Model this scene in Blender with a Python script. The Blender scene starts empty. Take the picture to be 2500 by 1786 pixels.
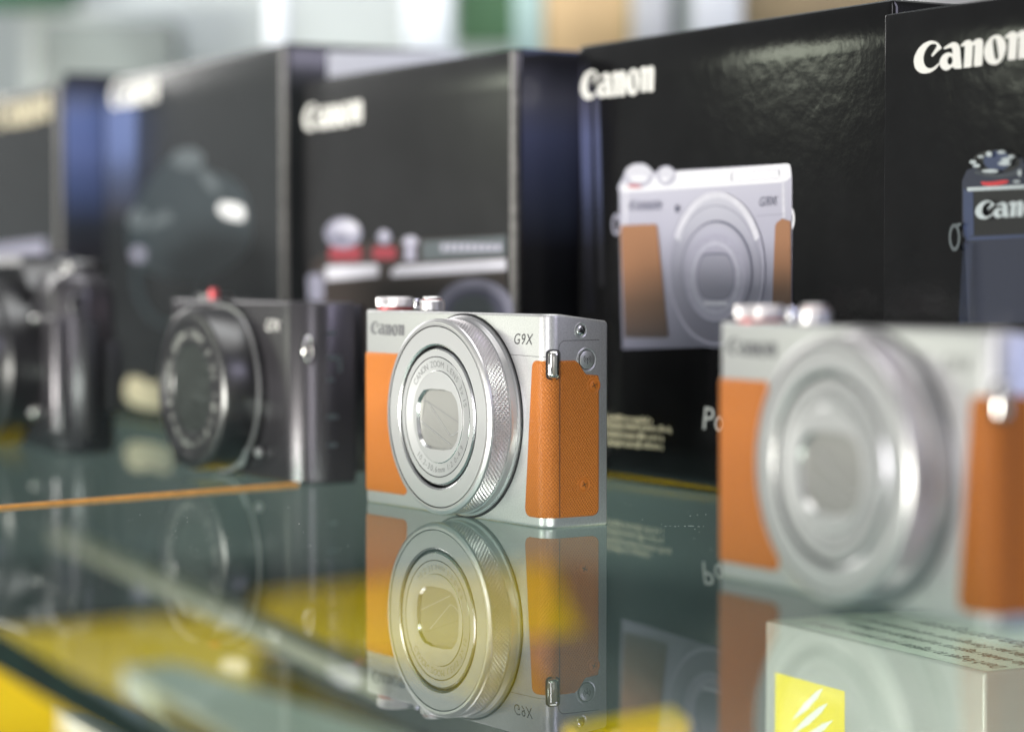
import bpy, bmesh, math, random
from math import sin, cos, pi, radians, sqrt, atan2
from mathutils import Vector, Matrix
from mathutils.geometry import tessellate_polygon
random.seed(4)
S = bpy.context.scene
COL = S.collection

# ------------------------------------------------------------------ camera, world, lights, exposure
F_PX, PITCH, CAM_H = 5900.0, 0.0389, 68.2          # focal length in 2500-px-wide pixels, tilt, lens height in mm
cam = bpy.data.cameras.new('camera'); cam_o = bpy.data.objects.new('camera', cam); COL.objects.link(cam_o)
cam.sensor_width = 36; cam.lens = F_PX * 36 / 2500
cam_o.location = (0, 0, CAM_H / 1000); cam_o.rotation_euler = (pi / 2 - PITCH, 0, 0)
cam.clip_start = 0.02; cam.clip_end = 50
cam.dof.use_dof = True; cam.dof.focus_distance = 0.656; cam.dof.aperture_fstop = 6.3
S.camera = cam_o

w = bpy.data.worlds.new('World'); S.world = w; w.use_nodes = True
wn = w.node_tree.nodes['Background']; wn.inputs[0].default_value = (0.80, 0.82, 0.82, 1); wn.inputs[1].default_value = 0.31

def area(name, loc, aim, sx, sy, energy, color, spread=180):
    l = bpy.data.lights.new(name, 'AREA'); l.shape = 'RECTANGLE'; l.size = sx; l.size_y = sy
    l.energy = energy; l.color = color; l.spread = radians(spread)
    o = bpy.data.objects.new(name, l); COL.objects.link(o); o.location = loc
    o.rotation_euler = (Vector(aim) - Vector(loc)).to_track_quat('-Z', 'Y').to_euler()
    return o
area('ceiling_light', (0.1, 0.75, 1.7), (0, 0.75, 0), 1.5, 1.5, 16, (1.0, 0.98, 0.95))
area('back_fill_light', (-0.1, 0.95, 1.15), (0, 1.65, 0.15), 1.6, 0.5, 5.6, (0.92, 0.97, 1.0), 110)  # added fill that brightens the posts and the shop behind
area('window_behind_camera', (-0.8, -1.9, 0.55), (0, 0.65, 0.05), 0.5, 1.5, 17, (0.98, 0.95, 1.0))
area('window_right', (2.4, -0.35, 0.34), (0, 0.8, 0.1), 0.42, 0.26, 3, (0.42, 0.52, 1.0))
area('window_right_high', (2.0, -0.9, 1.3), (0, 0.8, 0.1), 1.0, 0.8, 16, (0.80, 0.76, 1.0))
area('light_left', (-1.35, 2.85, 1.0), (0, 0.75, 0.05), 0.9, 1.3, 14.5, (1.0, 0.98, 0.95))
area('lower_shelf_light', (-1.3, 0.35, -0.12), (0.1, 1.5, -0.35), 0.9, 0.2, 12, (1.0, 0.98, 0.90), 85)
area('lower_fill_light', (0.08, 0.12, -0.20), (0.05, 0.8, -0.14), 0.7, 0.12, 0.85, (1.0, 0.98, 0.92), 50)  # added fill below the viewpoint, brightens the silver box's front
area('box_top_fill_light', (0.128, 0.655, -0.0085), (0.128, 0.6551, -0.3), 0.07, 0.13, 0.026, (0.97, 1.0, 0.92))  # unseen downward panel, added to brighten the silver box's top
area('shop_lamp_left', (-2.4, 1.50, 0.49), (0.09, 0.69, 0.12), 0.42, 0.22, 2.2, (0.93, 1.0, 0.80))
S.view_settings.view_transform = 'Standard'; S.view_settings.look = 'None'
S.view_settings.exposure = 0; S.view_settings.gamma = 1
S.cycles.use_denoising = True
S.cycles.max_bounces = 12; S.cycles.transparent_max_bounces = 16
S.cycles.caustics_reflective = False; S.cycles.sample_clamp_indirect = 6

# ------------------------------------------------------------------ helpers
def ray(px, py):
    c, s = cos(PITCH), sin(PITCH); a = (px - 1250) / F_PX; b = (893 - py) / F_PX
    return Vector((a, c + b * s, -s + b * c))
def onz(px, py, z=0.0):
    d = ray(px, py); return d * ((z - CAM_H) / d.z) + Vector((0, 0, CAM_H))
def aty(px, py, y):
    d = ray(px, py); return d * (y / d.y) + Vector((0, 0, CAM_H))

class Frame:
    """a thing's own axes (mm): x along its front, y into its depth, z up; origin at the front left foot"""
    def __init__(s, X, Y, yaw, z=0.0):
        s.o = Vector((X, Y, z)); s.yaw = yaw
        s.u = Vector((cos(yaw), -sin(yaw), 0)); s.w = Vector((sin(yaw), cos(yaw), 0))
    def front(s, px, py, off=0.0):
        C = Vector((0, 0, CAM_H)); d = ray(px, py); p0 = s.o + s.w * off
        p = C + d * (((p0 - C) @ s.w) / (d @ s.w)) - s.o
        return (p @ s.u, p.z)
    def side(s, px, py, x):
        C = Vector((0, 0, CAM_H)); d = ray(px, py); p0 = s.o + s.u * x
        p = C + d * (((p0 - C) @ s.u) / (d @ s.u)) - s.o
        return (p @ s.w, p.z)
def frame_from_edge(p_left, p_right):
    d = p_right - p_left
    return Frame(p_left.x, p_left.y, atan2(-d.y, d.x)), sqrt(d.x ** 2 + d.y ** 2)

def tag(o, label=None, cat=None, group=None, kind=None):
    if label: o['label'] = label
    if cat: o['category'] = cat
    if group: o['group'] = group
    if kind: o['kind'] = kind
    return o
def thing(name, fr, label, cat, group=None):
    o = bpy.data.objects.new(name, None); COL.objects.link(o); o.empty_display_size = 0.01
    o.location = fr.o / 1000; o.rotation_euler = (0, 0, -fr.yaw)
    return tag(o, label, cat, group)

class MB:
    def __init__(s): s.v = []; s.f = []; s.m = []; s.uv = {}
    def add(s, vs, fs, m=0, uvs=None):
        b = len(s.v); s.v += [tuple(v) for v in vs]
        for f in fs:
            s.f.append(tuple(b + i for i in f)); s.m.append(m)
        if uvs:
            for i, u in enumerate(uvs): s.uv[b + i] = u
        return b
    def box(s, x0, y0, z0, x1, y1, z1, m=0):
        s.add([(x0,y0,z0),(x1,y0,z0),(x1,y1,z0),(x0,y1,z0),(x0,y0,z1),(x1,y0,z1),(x1,y1,z1),(x0,y1,z1)],
              [(0,3,2,1),(4,5,6,7),(0,1,5,4),(1,2,6,5),(2,3,7,6),(3,0,4,7)], m)
    def rbox(s, x0, y0, z0, x1, y1, z1, r=1.0, seg=3, m=0):
        bm = bmesh.new(); bmesh.ops.create_cube(bm, size=1)
        for v in bm.verts:
            v.co = Vector((x0 if v.co.x < 0 else x1, y0 if v.co.y < 0 else y1, z0 if v.co.z < 0 else z1))
        bmesh.ops.bevel(bm, geom=bm.edges[:], offset=r, segments=seg, profile=0.5, affect='EDGES')
        bm.verts.index_update()
        s.add([v.co[:] for v in bm.verts], [[v.index for v in f.verts] for f in bm.faces], m); bm.free()
    def loft(s, rings, cap0=True, cap1=True, m=0):
        n = len(rings[0]); b = s.add([p for r in rings for p in r], [], m)
        for j in range(len(rings) - 1):
            for i in range(n):
                k = (i + 1) % n
                s.f.append((b + j*n + i, b + j*n + k, b + (j+1)*n + k, b + (j+1)*n + i)); s.m.append(m)
        if cap0: s.f.append(tuple(b + i for i in reversed(range(n)))); s.m.append(m)
        if cap1: s.f.append(tuple(b + (len(rings)-1)*n + i for i in range(n))); s.m.append(m)
    def lathe(s, prof, cx, cz, seg=96, axis='y', cy=0, m=0, rf=None):
        """prof: (radius, position along axis). axis 'y': round (cx,cz) along y; axis 'z': round (cx,cy) along z from cz"""
        rings = []
        for (r, t) in prof:
            ring = []
            for i in range(seg):
                a = 2 * pi * i / seg; rr = r + (rf(a, t) if rf else 0)
                ring.append((cx + rr*cos(a), t, cz + rr*sin(a)) if axis == 'y' else (cx + rr*cos(a), cy + rr*sin(a), cz + t))
            rings.append(ring)
        s.loft(rings, prof[0][0] > 1e-6, prof[-1][0] > 1e-6, m)
    def poly(s, pts, y, m=0, holes=(), zf=None):
        """flat polygon (x,z) at depth y facing -y"""
        loops = [[Vector((p[0], p[1], 0)) for p in pts]] + [[Vector((p[0], p[1], 0)) for p in h] for h in holes]
        tris = tessellate_polygon(loops); flat = [p for l in loops for p in l]
        fs = []
        for t in tris:
            a, b, c = (flat[i] for i in t)
            if (b - a).cross(c - a).z < 0: t = (t[0], t[2], t[1])
            fs.append(t)
        s.add([(p.x, y, p.y) for p in flat], fs, m)
    def stroke(s, pts, wd, y, m=0, closed=False):
        n = len(pts)
        for i in range(n if closed else n - 1):
            a = Vector(pts[i]); b = Vector(pts[(i+1) % n]); d = (b - a)
            if d.length < 1e-9: continue
            d.normalize(); q = Vector((-d.y, d.x)) * wd / 2; e = d * wd * 0.2
            s.add([((a-e-q).x, y, (a-e-q).y), ((b+e-q).x, y, (b+e-q).y), ((b+e+q).x, y, (b+e+q).y), ((a-e+q).x, y, (a-e+q).y)], [(0,1,2,3)], m)
    def tube(s, path, r, seg=10, m=0, closed=False):
        P = [Vector(p) for p in path]; n = len(P); rings = []
        for i in range(n):
            t = (P[(i+1) % n] - P[i-1]) if closed else (P[min(i+1, n-1)] - P[max(i-1, 0)])
            t.normalize(); up = Vector((0, 0, 1)) if abs(t.z) < 0.9 else Vector((1, 0, 0))
            a = t.cross(up).normalized(); b = t.cross(a)
            rings.append([P[i] + (a*cos(2*pi*k/seg) + b*sin(2*pi*k/seg)) * r for k in range(seg)])
        if closed: rings.append(rings[0])
        s.loft(rings, not closed, not closed, m)
    def build(s, name, mats, parent=None, smooth=35, recalc=True, scale=0.001, xf=None):
        me = bpy.data.meshes.new(name)
        vs = [Vector(v) for v in s.v]
        if xf: vs = [xf(v) for v in vs]
        me.from_pydata([(v.x*scale, v.y*scale, v.z*scale) for v in vs], [], s.f)
        if not isinstance(mats, (list, tuple)): mats = [mats]
        for m in mats: me.materials.append(m)
        me.polygons.foreach_set('material_index', s.m)
        if s.uv:
            ul = me.uv_layers.new(name='UVMap')
            for l in me.loops: ul.data[l.index].uv = s.uv.get(l.vertex_index, (0, 0))
        if recalc:
            bm = bmesh.new(); bm.from_mesh(me); bmesh.ops.recalc_face_normals(bm, faces=bm.faces); bm.to_mesh(me); bm.free()
        if smooth:
            me.shade_smooth(); me.set_sharp_from_angle(angle=radians(smooth))
        me.update()
        o = bpy.data.objects.new(name, me); COL.objects.link(o)
        if parent: o.parent = parent
        return o

def chaikin(pts, n=1):
    for _ in range(n):
        q = []
        for i in range(len(pts)):
            a, b = pts[i], pts[(i+1) % len(pts)]
            q += [(a[0]*.75 + b[0]*.25, a[1]*.75 + b[1]*.25), (a[0]*.25 + b[0]*.75, a[1]*.25 + b[1]*.75)]
        pts = q
    return pts
def ell(cx, cy, rx, ry, a0=0, a1=360, n=48):
    return [(cx + rx*cos(radians(a0 + (a1-a0)*i/n)), cy + ry*sin(radians(a0 + (a1-a0)*i/n))) for i in range(n + (0 if a1-a0 == 360 else 1))]
def rrect(x0, y0, x1, y1, r, n=5):
    out = []
    for cx, cy, a in ((x1-r, y0+r, -90), (x1-r, y1-r, 0), (x0+r, y1-r, 90), (x0+r, y0+r, 180)):
        out += [(cx + r*cos(radians(a + 90*i/n)), cy + r*sin(radians(a + 90*i/n))) for i in range(n+1)]
    return out

# ------------------------------------------------------------------ materials
def mat(name, color, rough=0.5, metal=0.0, spec=0.5, coat=0.0, coat_r=0.05, noise=0.0, nscale=200, bump=0.0, bscale=300, bdist=0.0004, emit=None, rvar=0.0, aniso=None):
    m = bpy.data.materials.new(name); m.use_nodes = True; nt = m.node_tree; N = nt.nodes; L = nt.links
    p = N['Principled BSDF']
    p.inputs['Base Color'].default_value = (*color, 1); p.inputs['Roughness'].default_value = rough
    p.inputs['Metallic'].default_value = metal; p.inputs['Specular IOR Level'].default_value = spec
    p.inputs['Coat Weight'].default_value = coat; p.inputs['Coat Roughness'].default_value = coat_r
    tc = N.new('ShaderNodeTexCoord')
    if noise:
        n = N.new('ShaderNodeTexNoise'); n.inputs['Scale'].default_value = nscale; n.inputs['Detail'].default_value = 4
        L.new(tc.outputs['Object'], n.inputs['Vector'])
        mr = N.new('ShaderNodeMapRange'); mr.inputs[1].default_value = .3; mr.inputs[2].default_value = .7
        mr.inputs[3].default_value = 1 - noise; mr.inputs[4].default_value = 1 + noise
        L.new(n.outputs['Fac'], mr.inputs[0])
        mx = N.new('ShaderNodeMix'); mx.data_type = 'RGBA'; mx.blend_type = 'MULTIPLY'; mx.inputs[0].default_value = 1
        mx.inputs[6].default_value = (*color, 1); L.new(mr.outputs[0], mx.inputs[7]); L.new(mx.outputs[2], p.inputs['Base Color'])
        if rvar:
            m2 = N.new('ShaderNodeMapRange'); m2.inputs[1].default_value = .3; m2.inputs[2].default_value = .7
            m2.inputs[3].default_value = max(0, rough - rvar); m2.inputs[4].default_value = rough + rvar
            L.new(n.outputs['Fac'], m2.inputs[0]); L.new(m2.outputs[0], p.inputs['Roughness'])
    if bump:
        n = N.new('ShaderNodeTexNoise'); n.inputs['Scale'].default_value = bscale; n.inputs['Detail'].default_value = 3
        L.new(tc.outputs['Object'], n.inputs['Vector'])
        b = N.new('ShaderNodeBump'); b.inputs['Strength'].default_value = bump; b.inputs['Distance'].default_value = bdist
        L.new(n.outputs['Fac'], b.inputs['Height']); L.new(b.outputs[0], p.inputs['Normal'])
    if emit:
        p.inputs['Emission Color'].default_value = (*color, 1); p.inputs['Emission Strength'].default_value = emit
    return m
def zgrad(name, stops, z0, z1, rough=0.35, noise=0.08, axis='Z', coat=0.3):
    """printed ink, or a painted sheen, whose colour runs through stops from height z0 to z1 (mm) in the print"""
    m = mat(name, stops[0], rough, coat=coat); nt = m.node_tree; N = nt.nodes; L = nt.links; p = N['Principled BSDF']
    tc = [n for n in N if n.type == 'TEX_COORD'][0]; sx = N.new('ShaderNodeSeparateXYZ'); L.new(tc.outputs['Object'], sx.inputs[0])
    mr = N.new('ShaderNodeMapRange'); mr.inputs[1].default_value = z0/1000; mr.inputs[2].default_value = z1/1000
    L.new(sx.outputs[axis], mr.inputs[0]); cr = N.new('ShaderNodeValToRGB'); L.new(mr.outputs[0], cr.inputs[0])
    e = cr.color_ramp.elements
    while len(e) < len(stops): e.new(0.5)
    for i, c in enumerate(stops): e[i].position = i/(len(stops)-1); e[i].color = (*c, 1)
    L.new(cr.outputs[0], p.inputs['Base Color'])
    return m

M = {}
M['silver'] = mat('silver_paint', (.66, .66, .665), .36, metal=.78, noise=.10, nscale=2200, bump=.12, bscale=3500, bdist=.0001)
M['silver_ring'] = mat('silver_satin', (.72, .71, .72), .31, metal=.82, bump=.04, bscale=2500, bdist=.0001)
M['silver_flat'] = mat('silver_ring_face', (.62, .62, .63), .40, metal=.75, bump=.05, bscale=3000, bdist=.0001)
M['silver_bright'] = mat('polished_edge', (.86, .86, .86), .22, metal=1)
M['knurl'] = mat('knurled_metal', (.70, .67, .68), .33, metal=.85)
M['chrome'] = mat('chrome', (.85, .83, .80), .06, metal=1)
M['gap'] = mat('dark_gap', (.012, .012, .016), .5)
M['groove'] = mat('groove', (.05, .048, .055), .5)
M['seam_light'] = mat('seam_light', (.75, .75, .78), .3, metal=.8)
M['print_dark'] = mat('engraved_ink', (.07, .07, .075), .45)
M['print_mid'] = mat('engraved_ink_grey', (.15, .15, .16), .45)
M['dark_metal'] = mat('dark_metal', (.06, .056, .064), .27, metal=.6, spec=1.0, bump=.06, bscale=2500, bdist=.0001)
M['print_faint'] = mat('faint_ink', (.24, .24, .25), .4, metal=.2)
M['blade'] = mat('lens_barrier', (.36, .355, .34), .42, metal=.4, bump=.08, bscale=3000, bdist=.0001)
M['red'] = mat('red_anodised', (.50, .06, .07), .3, metal=.3)
M['card'] = mat('black_card', (.005, .005, .0055), .14, spec=.36, coat=0, coat_r=.07, noise=.25, nscale=60, bump=.35, bscale=150, bdist=.0003)
M['card_flat'] = mat('black_card_satin', (.015, .015, .016), .22, spec=.55, coat=.1, coat_r=.12, noise=.2, nscale=40, bump=.2, bscale=90, bdist=.0003)
M['card_edge'] = mat('worn_card_edge', (.10, .095, .09), .45, noise=.5, nscale=500)
M['card_grey'] = mat('grey_card', (.019, .021, .023), .24, spec=.5, coat=.3, coat_r=.2, noise=.1, nscale=60)
M['white_ink'] = mat('white_ink', (.80, .78, .75), .35)
M['tan_ink'] = mat('tan_ink', (.50, .44, .31), .4)
M['black'] = mat('black_plastic', (.014, .0135, .016), .30, spec=1.0, noise=.15, nscale=1500, bump=.08, bscale=1800, bdist=.0002)
M['black_gloss'] = mat('black_gloss', (.012, .012, .014), .15, bump=.0)
M['black_grip'] = mat('black_rubber', (.016, .016, .019), .44, bump=.5, bscale=900, bdist=.0004)
M['grey_disc'] = mat('lens_cover_grey', (.05, .058, .056), .45)
M['label_grey'] = mat('grey_lettering', (.42, .43, .40), .4)
M['paper'] = mat('paper_white', (.72, .72, .74), .4, noise=.04, nscale=50)

def leather_mat(name, base, dark):
    m = mat(name, base, .42, spec=.45); nt = m.node_tree; N = nt.nodes; L = nt.links; p = N['Principled BSDF']
    uv = N.new('ShaderNodeUVMap'); sx = N.new('ShaderNodeSeparateXYZ'); L.new(uv.outputs[0], sx.inputs[0])
    ns = N.new('ShaderNodeTexNoise'); ns.inputs['Scale'].default_value = .8; ns.inputs['Detail'].default_value = 3; L.new(uv.outputs[0], ns.inputs[0])
    def M2(op, a, b=None):
        n = N.new('ShaderNodeMath'); n.operation = op
        for i, x in enumerate((a, b)):
            if x is None: continue
            if isinstance(x, (int, float)): n.inputs[i].default_value = x
            else: L.new(x, n.inputs[i])
        return n.outputs[0]
    X, Y = sx.outputs[0], sx.outputs[1]; off = M2('MULTIPLY', ns.outputs['Fac'], 1.2)
    k = 1.0
    def band(cx, cy, per, wob):
        t = M2('ADD', M2('MULTIPLY', X, cx/per), M2('MULTIPLY', Y, cy/per)); t = M2('ADD', t, M2('MULTIPLY', off, wob))
        return M2('ABSOLUTE', M2('SUBTRACT', M2('MULTIPLY', M2('FRACT', t), 2), 1))      # 1 at the crease, 0 mid-cell
    b1 = band(.80, .60, .72, .8); b2 = band(-.78, .63, .66, .7)
    crease = M2('MAXIMUM', b1, b2)
    rp = N.new('ShaderNodeValToRGB'); L.new(crease, rp.inputs[0])
    rp.color_ramp.elements[0].position = .45; rp.color_ramp.elements[0].color = (0, 0, 0, 1)
    rp.color_ramp.elements[1].position = .95; rp.color_ramp.elements[1].color = (1, 1, 1, 1)
    mx = N.new('ShaderNodeMix'); mx.data_type = 'RGBA'; mx.inputs[6].default_value = (*dark, 1); mx.inputs[7].default_value = (*base, 1)
    L.new(rp.outputs[0], mx.inputs[0]); L.new(mx.outputs[2], p.inputs['Base Color'])
    bp = N.new('ShaderNodeBump'); bp.inputs['Strength'].default_value = .8; bp.inputs['Distance'].default_value = .00016; bp.invert = False
    L.new(rp.outputs[0], bp.inputs['Height']); L.new(bp.outputs[0], p.inputs['Normal'])
    return m
M['leather'] = leather_mat('orange_leather', (.72, .245, .042), (.47, .120, .010))
M['leather_smooth'] = mat('orange_leather_plain', (.60, .18, .025), .42, noise=.06, nscale=900)

def smear(nt, gl):
    N = nt.nodes; L = nt.links; tc = N.new('ShaderNodeTexCoord'); n = N.new('ShaderNodeTexNoise'); n.inputs['Scale'].default_value = 14; n.inputs['Detail'].default_value = 5; n.inputs['Distortion'].default_value = 1.5
    L.new(tc.outputs['Object'], n.inputs[0]); m = N.new('ShaderNodeMapRange'); m.inputs[1].default_value = .5; m.inputs[2].default_value = .75; m.inputs[3].default_value = .003; m.inputs[4].default_value = .035
    L.new(n.outputs['Fac'], m.inputs[0]); L.new(m.outputs[0], gl.inputs['Roughness'])
def glass_mat():
    m = bpy.data.materials.new('shelf_glass'); m.use_nodes = True; nt = m.node_tree; N = nt.nodes; L = nt.links
    for n in list(N): N.remove(n)
    out = N.new('ShaderNodeOutputMaterial'); mix = N.new('ShaderNodeMixShader'); tr = N.new('ShaderNodeBsdfTransparent'); gl = N.new('ShaderNodeBsdfGlossy')
    tr.inputs[0].default_value = (.86, .94, .90, 1); gl.inputs['Roughness'].default_value = 0.004; smear(nt, gl); gl.inputs[0].default_value = (.94, .97, .94, 1)
    fr = N.new('ShaderNodeFresnel'); fr.inputs[0].default_value = 1.5
    a = N.new('ShaderNodeMath'); a.operation = 'MULTIPLY'; a.inputs[1].default_value = 0.80; L.new(fr.outputs[0], a.inputs[0])
    b = N.new('ShaderNodeMath'); b.operation = 'ADD'; b.inputs[1].default_value = 1; b.inputs[0].default_value = 0.0
    c = N.new('ShaderNodeMath'); c.operation = 'DIVIDE'; L.new(a.outputs[0], c.inputs[0]); L.new(b.outputs[0], c.inputs[1])
    L.new(c.outputs[0], mix.inputs[0]); L.new(tr.outputs[0], mix.inputs[1]); L.new(gl.outputs[0], mix.inputs[2]); L.new(mix.outputs[0], out.inputs[0])
    m2 = bpy.data.materials.new('glass_body'); m2.use_nodes = True; N = m2.node_tree.nodes; L = m2.node_tree.links
    for n in list(N): N.remove(n)
    out = N.new('ShaderNodeOutputMaterial'); tr = N.new('ShaderNodeBsdfTransparent'); tr.inputs[0].default_value = (.94, .98, .96, 1); L.new(tr.outputs[0], out.inputs[0])
    return m, m2
M['glass'], M['glass_clear'] = glass_mat()
M['glass_edge'] = mat('green_glass_edge', (.005, .016, .012), .4, spec=.25, noise=.4, nscale=40)

# ------------------------------------------------------------------ lettering
CR = lambda x, y: (2200 + x/7.577, 60 + y/7.577)
RAW = {
 'C': [[(752,430),(715,370),(660,325),(600,303),(540,303),(480,322),(410,360),(345,420),(290,500),(250,590),(237,680),(245,760),(275,830),(330,885),(400,908),(470,908),(540,890),(610,850),(665,800),(705,745),(715,715),(700,710),(650,760),(600,795),(550,815),(500,808),(450,770),(425,710),(415,640),(425,560),(450,490),(490,425),(540,375),(590,355),(640,360),(665,380),(655,420),(620,480),(585,530),(560,578),(575,600),(600,585),(640,540),(690,490),(750,440)]],
 'a': [[(790,437),(850,392),(910,350),(960,330),(1010,332),(1050,355),(1080,395),(1095,460),(1105,600),(1118,720),(1128,806),(1126,812),(1060,820),(1005,826),(975,805),(955,780),(900,830),(850,855),(800,850),(745,810),(715,750),(710,690),(730,630),(765,575),(810,540),(870,518),(920,525),(960,545),(957,500),(948,450),(930,430),(880,437),(830,455),(800,462)],
       [(905,590),(940,600),(955,650),(955,700),(930,740),(890,750),(860,715),(855,660),(875,610)]],
 'n': [[(1103,388),(1150,340),(1200,300),(1260,283),(1300,300),(1320,335),(1345,310),(1390,275),(1440,258),(1490,265),(1515,300),(1522,360),(1518,500),(1508,650),(1502,760),(1498,766),(1440,773),(1352,783),(1346,778),(1355,600),(1363,450),(1368,380),(1345,385),(1330,400),(1325,500),(1315,650),(1306,782),(1302,788),(1240,795),(1163,806),(1160,800),(1170,650),(1180,500),(1183,420),(1172,395),(1140,407),(1118,412)]],
 'o': [[(1770,190),(1840,205),(1900,260),(1940,350),(1945,450),(1920,560),(1870,660),(1800,730),(1720,752),(1640,735),(1570,670),(1540,580),(1535,480),(1560,380),(1610,290),(1680,220)],
       [(1735,255),(1765,290),(1780,380),(1800,500),(1810,600),(1790,650),(1760,660),(1735,620),(1715,500),(1700,380),(1700,300),(1715,262)]],
}
def make_logo(fr):
    """outlines of the five letters, normalised: starts at x=0, baseline 0, total width 1"""
    g = {k: [[fr.front(*CR(*p)) for p in loop] for loop in v] for k, v in RAW.items()}
    sh = Vector(fr.front(*CR(1915, 238))) - Vector(fr.front(*CR(1103, 388)))
    loops = [g['C'], g['a'], g['n'], g['o'], [[(p[0]+sh.x, p[1]+sh.y) for p in l] for l in g['n']]]
    allp = [p for l in loops for q in l for p in q]
    x0 = min(p[0] for p in allp); x1 = max(p[0] for p in allp)
    base0 = g['n'][0][20][1]; 
    a = Vector(g['n'][0][29]); b = Vector(loops[4][0][14]); sl = (b.y - a.y)/(b.x - a.x)
    W = x1 - x0
    return [[chaikin([((p[0]-x0)/W, (p[1] - a.y - sl*(p[0]-a.x))/W) for p in l], 1) for l in glyph] for glyph in loops], W, (x0, a.y + sl*(x0-a.x)), sl

def text_polys(txt, size, shear=0.0, spacing=1.0):
    cu = bpy.data.curves.new('t', 'FONT'); cu.body = txt; cu.size = size; cu.shear = shear; cu.space_character = spacing; cu.resolution_u = 3
    ob = bpy.data.objects.new('t', cu); COL.objects.link(ob); dg = bpy.context.evaluated_depsgraph_get(); dg.update()
    me = ob.evaluated_get(dg).to_mesh()
    vs = [(v.co.x, v.co.y) for v in me.vertices]; fs = [tuple(p.vertices) for p in me.polygons]
    bpy.data.objects.remove(ob); bpy.data.curves.remove(cu)
    return vs, fs

LOGO = None
def put_logo(mb, x, z, width, y, m=0, slope=0.0, hs=1.0, cap=None):
    if cap: hs = cap/(width*max(p[1] for p in LOGO[0][0]))
    for glyph in LOGO:
        ls = [[(x + p[0]*width, z + p[1]*width*hs + p[0]*width*slope) for p in l] for l in glyph]
        mb.poly(ls[0], y, m, ls[1:])

# ------------------------------------------------------------------ the shelf and what the cameras stand on
E1 = onz(0, 1545); E2 = onz(430, 1786); ud = (E2 - E1).normalized(); wd = Vector((-ud.y, ud.x, 0))
if wd.y < 0: wd = -wd
def shelf():
    a = E1 - ud*1400; b = E1 + ud*520; c = b + wd*1500; d = a + wd*1500; t = 7.0
    top = [a, b, c, d]; inset = 1.0
    mb = MB()
    v = [(p.x, p.y, 0) for p in top] + [(p.x, p.y, -t) for p in top]
    mb.add(v[:4], [(0, 1, 2, 3)], 0)
    mb.add(v[4:], [(3, 2, 1, 0)], 1)
    mb.add(v, [(0,4,5,1),(1,5,6,2),(2,6,7,3),(3,7,4,0)], 2)
    o = mb.build('glass_shelf', [M['glass'], M['glass_clear'], M['glass_edge']], None, smooth=0)
    tag(o, 'clear greenish glass shelf the cameras and boxes stand on, mirroring them', 'glass shelf')
shelf()

# ------------------------------------------------------------------ compact silver and tan camera
BW, BT, BH, CRAD = 98.0, 20.4, 57.0, 4.0
S0 = BW - CRAD; S1 = S0 + CRAD*pi/2
def skin(s, off=0.0):
    if s <= S0: return (s, -off)
    if s <= S1:
        a = (s - S0)/CRAD; return (S0 + (CRAD+off)*sin(a), CRAD - (CRAD+off)*cos(a))
    return (BW + off, CRAD + (s - S1))
def skin_strip(mb, pts, wdt, off, m=0):
    """thin raised line along the wrapped surface, pts in (s,z)"""
    n = len(pts); L_ = []; R_ = []
    dense = []
    for i in range(n-1):
        a, b = Vector(pts[i]), Vector(pts[i+1]); k = max(1, int((b-a).length/0.7))
        dense += [a.lerp(b, j/k) for j in range(k)]
    dense.append(Vector(pts[-1]))
    for i, p in enumerate(dense):
        t = (dense[min(i+1, len(dense)-1)] - dense[max(i-1, 0)]).normalized(); q = Vector((-t.y, t.x))*wdt/2
        for side_, arr in ((1, L_), (-1, R_)):
            c = p + q*side_; x, y = skin(c.x, off); arr.append((x, y, c.y))
    k = len(dense)
    mb.add(L_ + R_, [(i, i+1, k+i+1, k+i) for i in range(k-1)], m)

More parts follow.
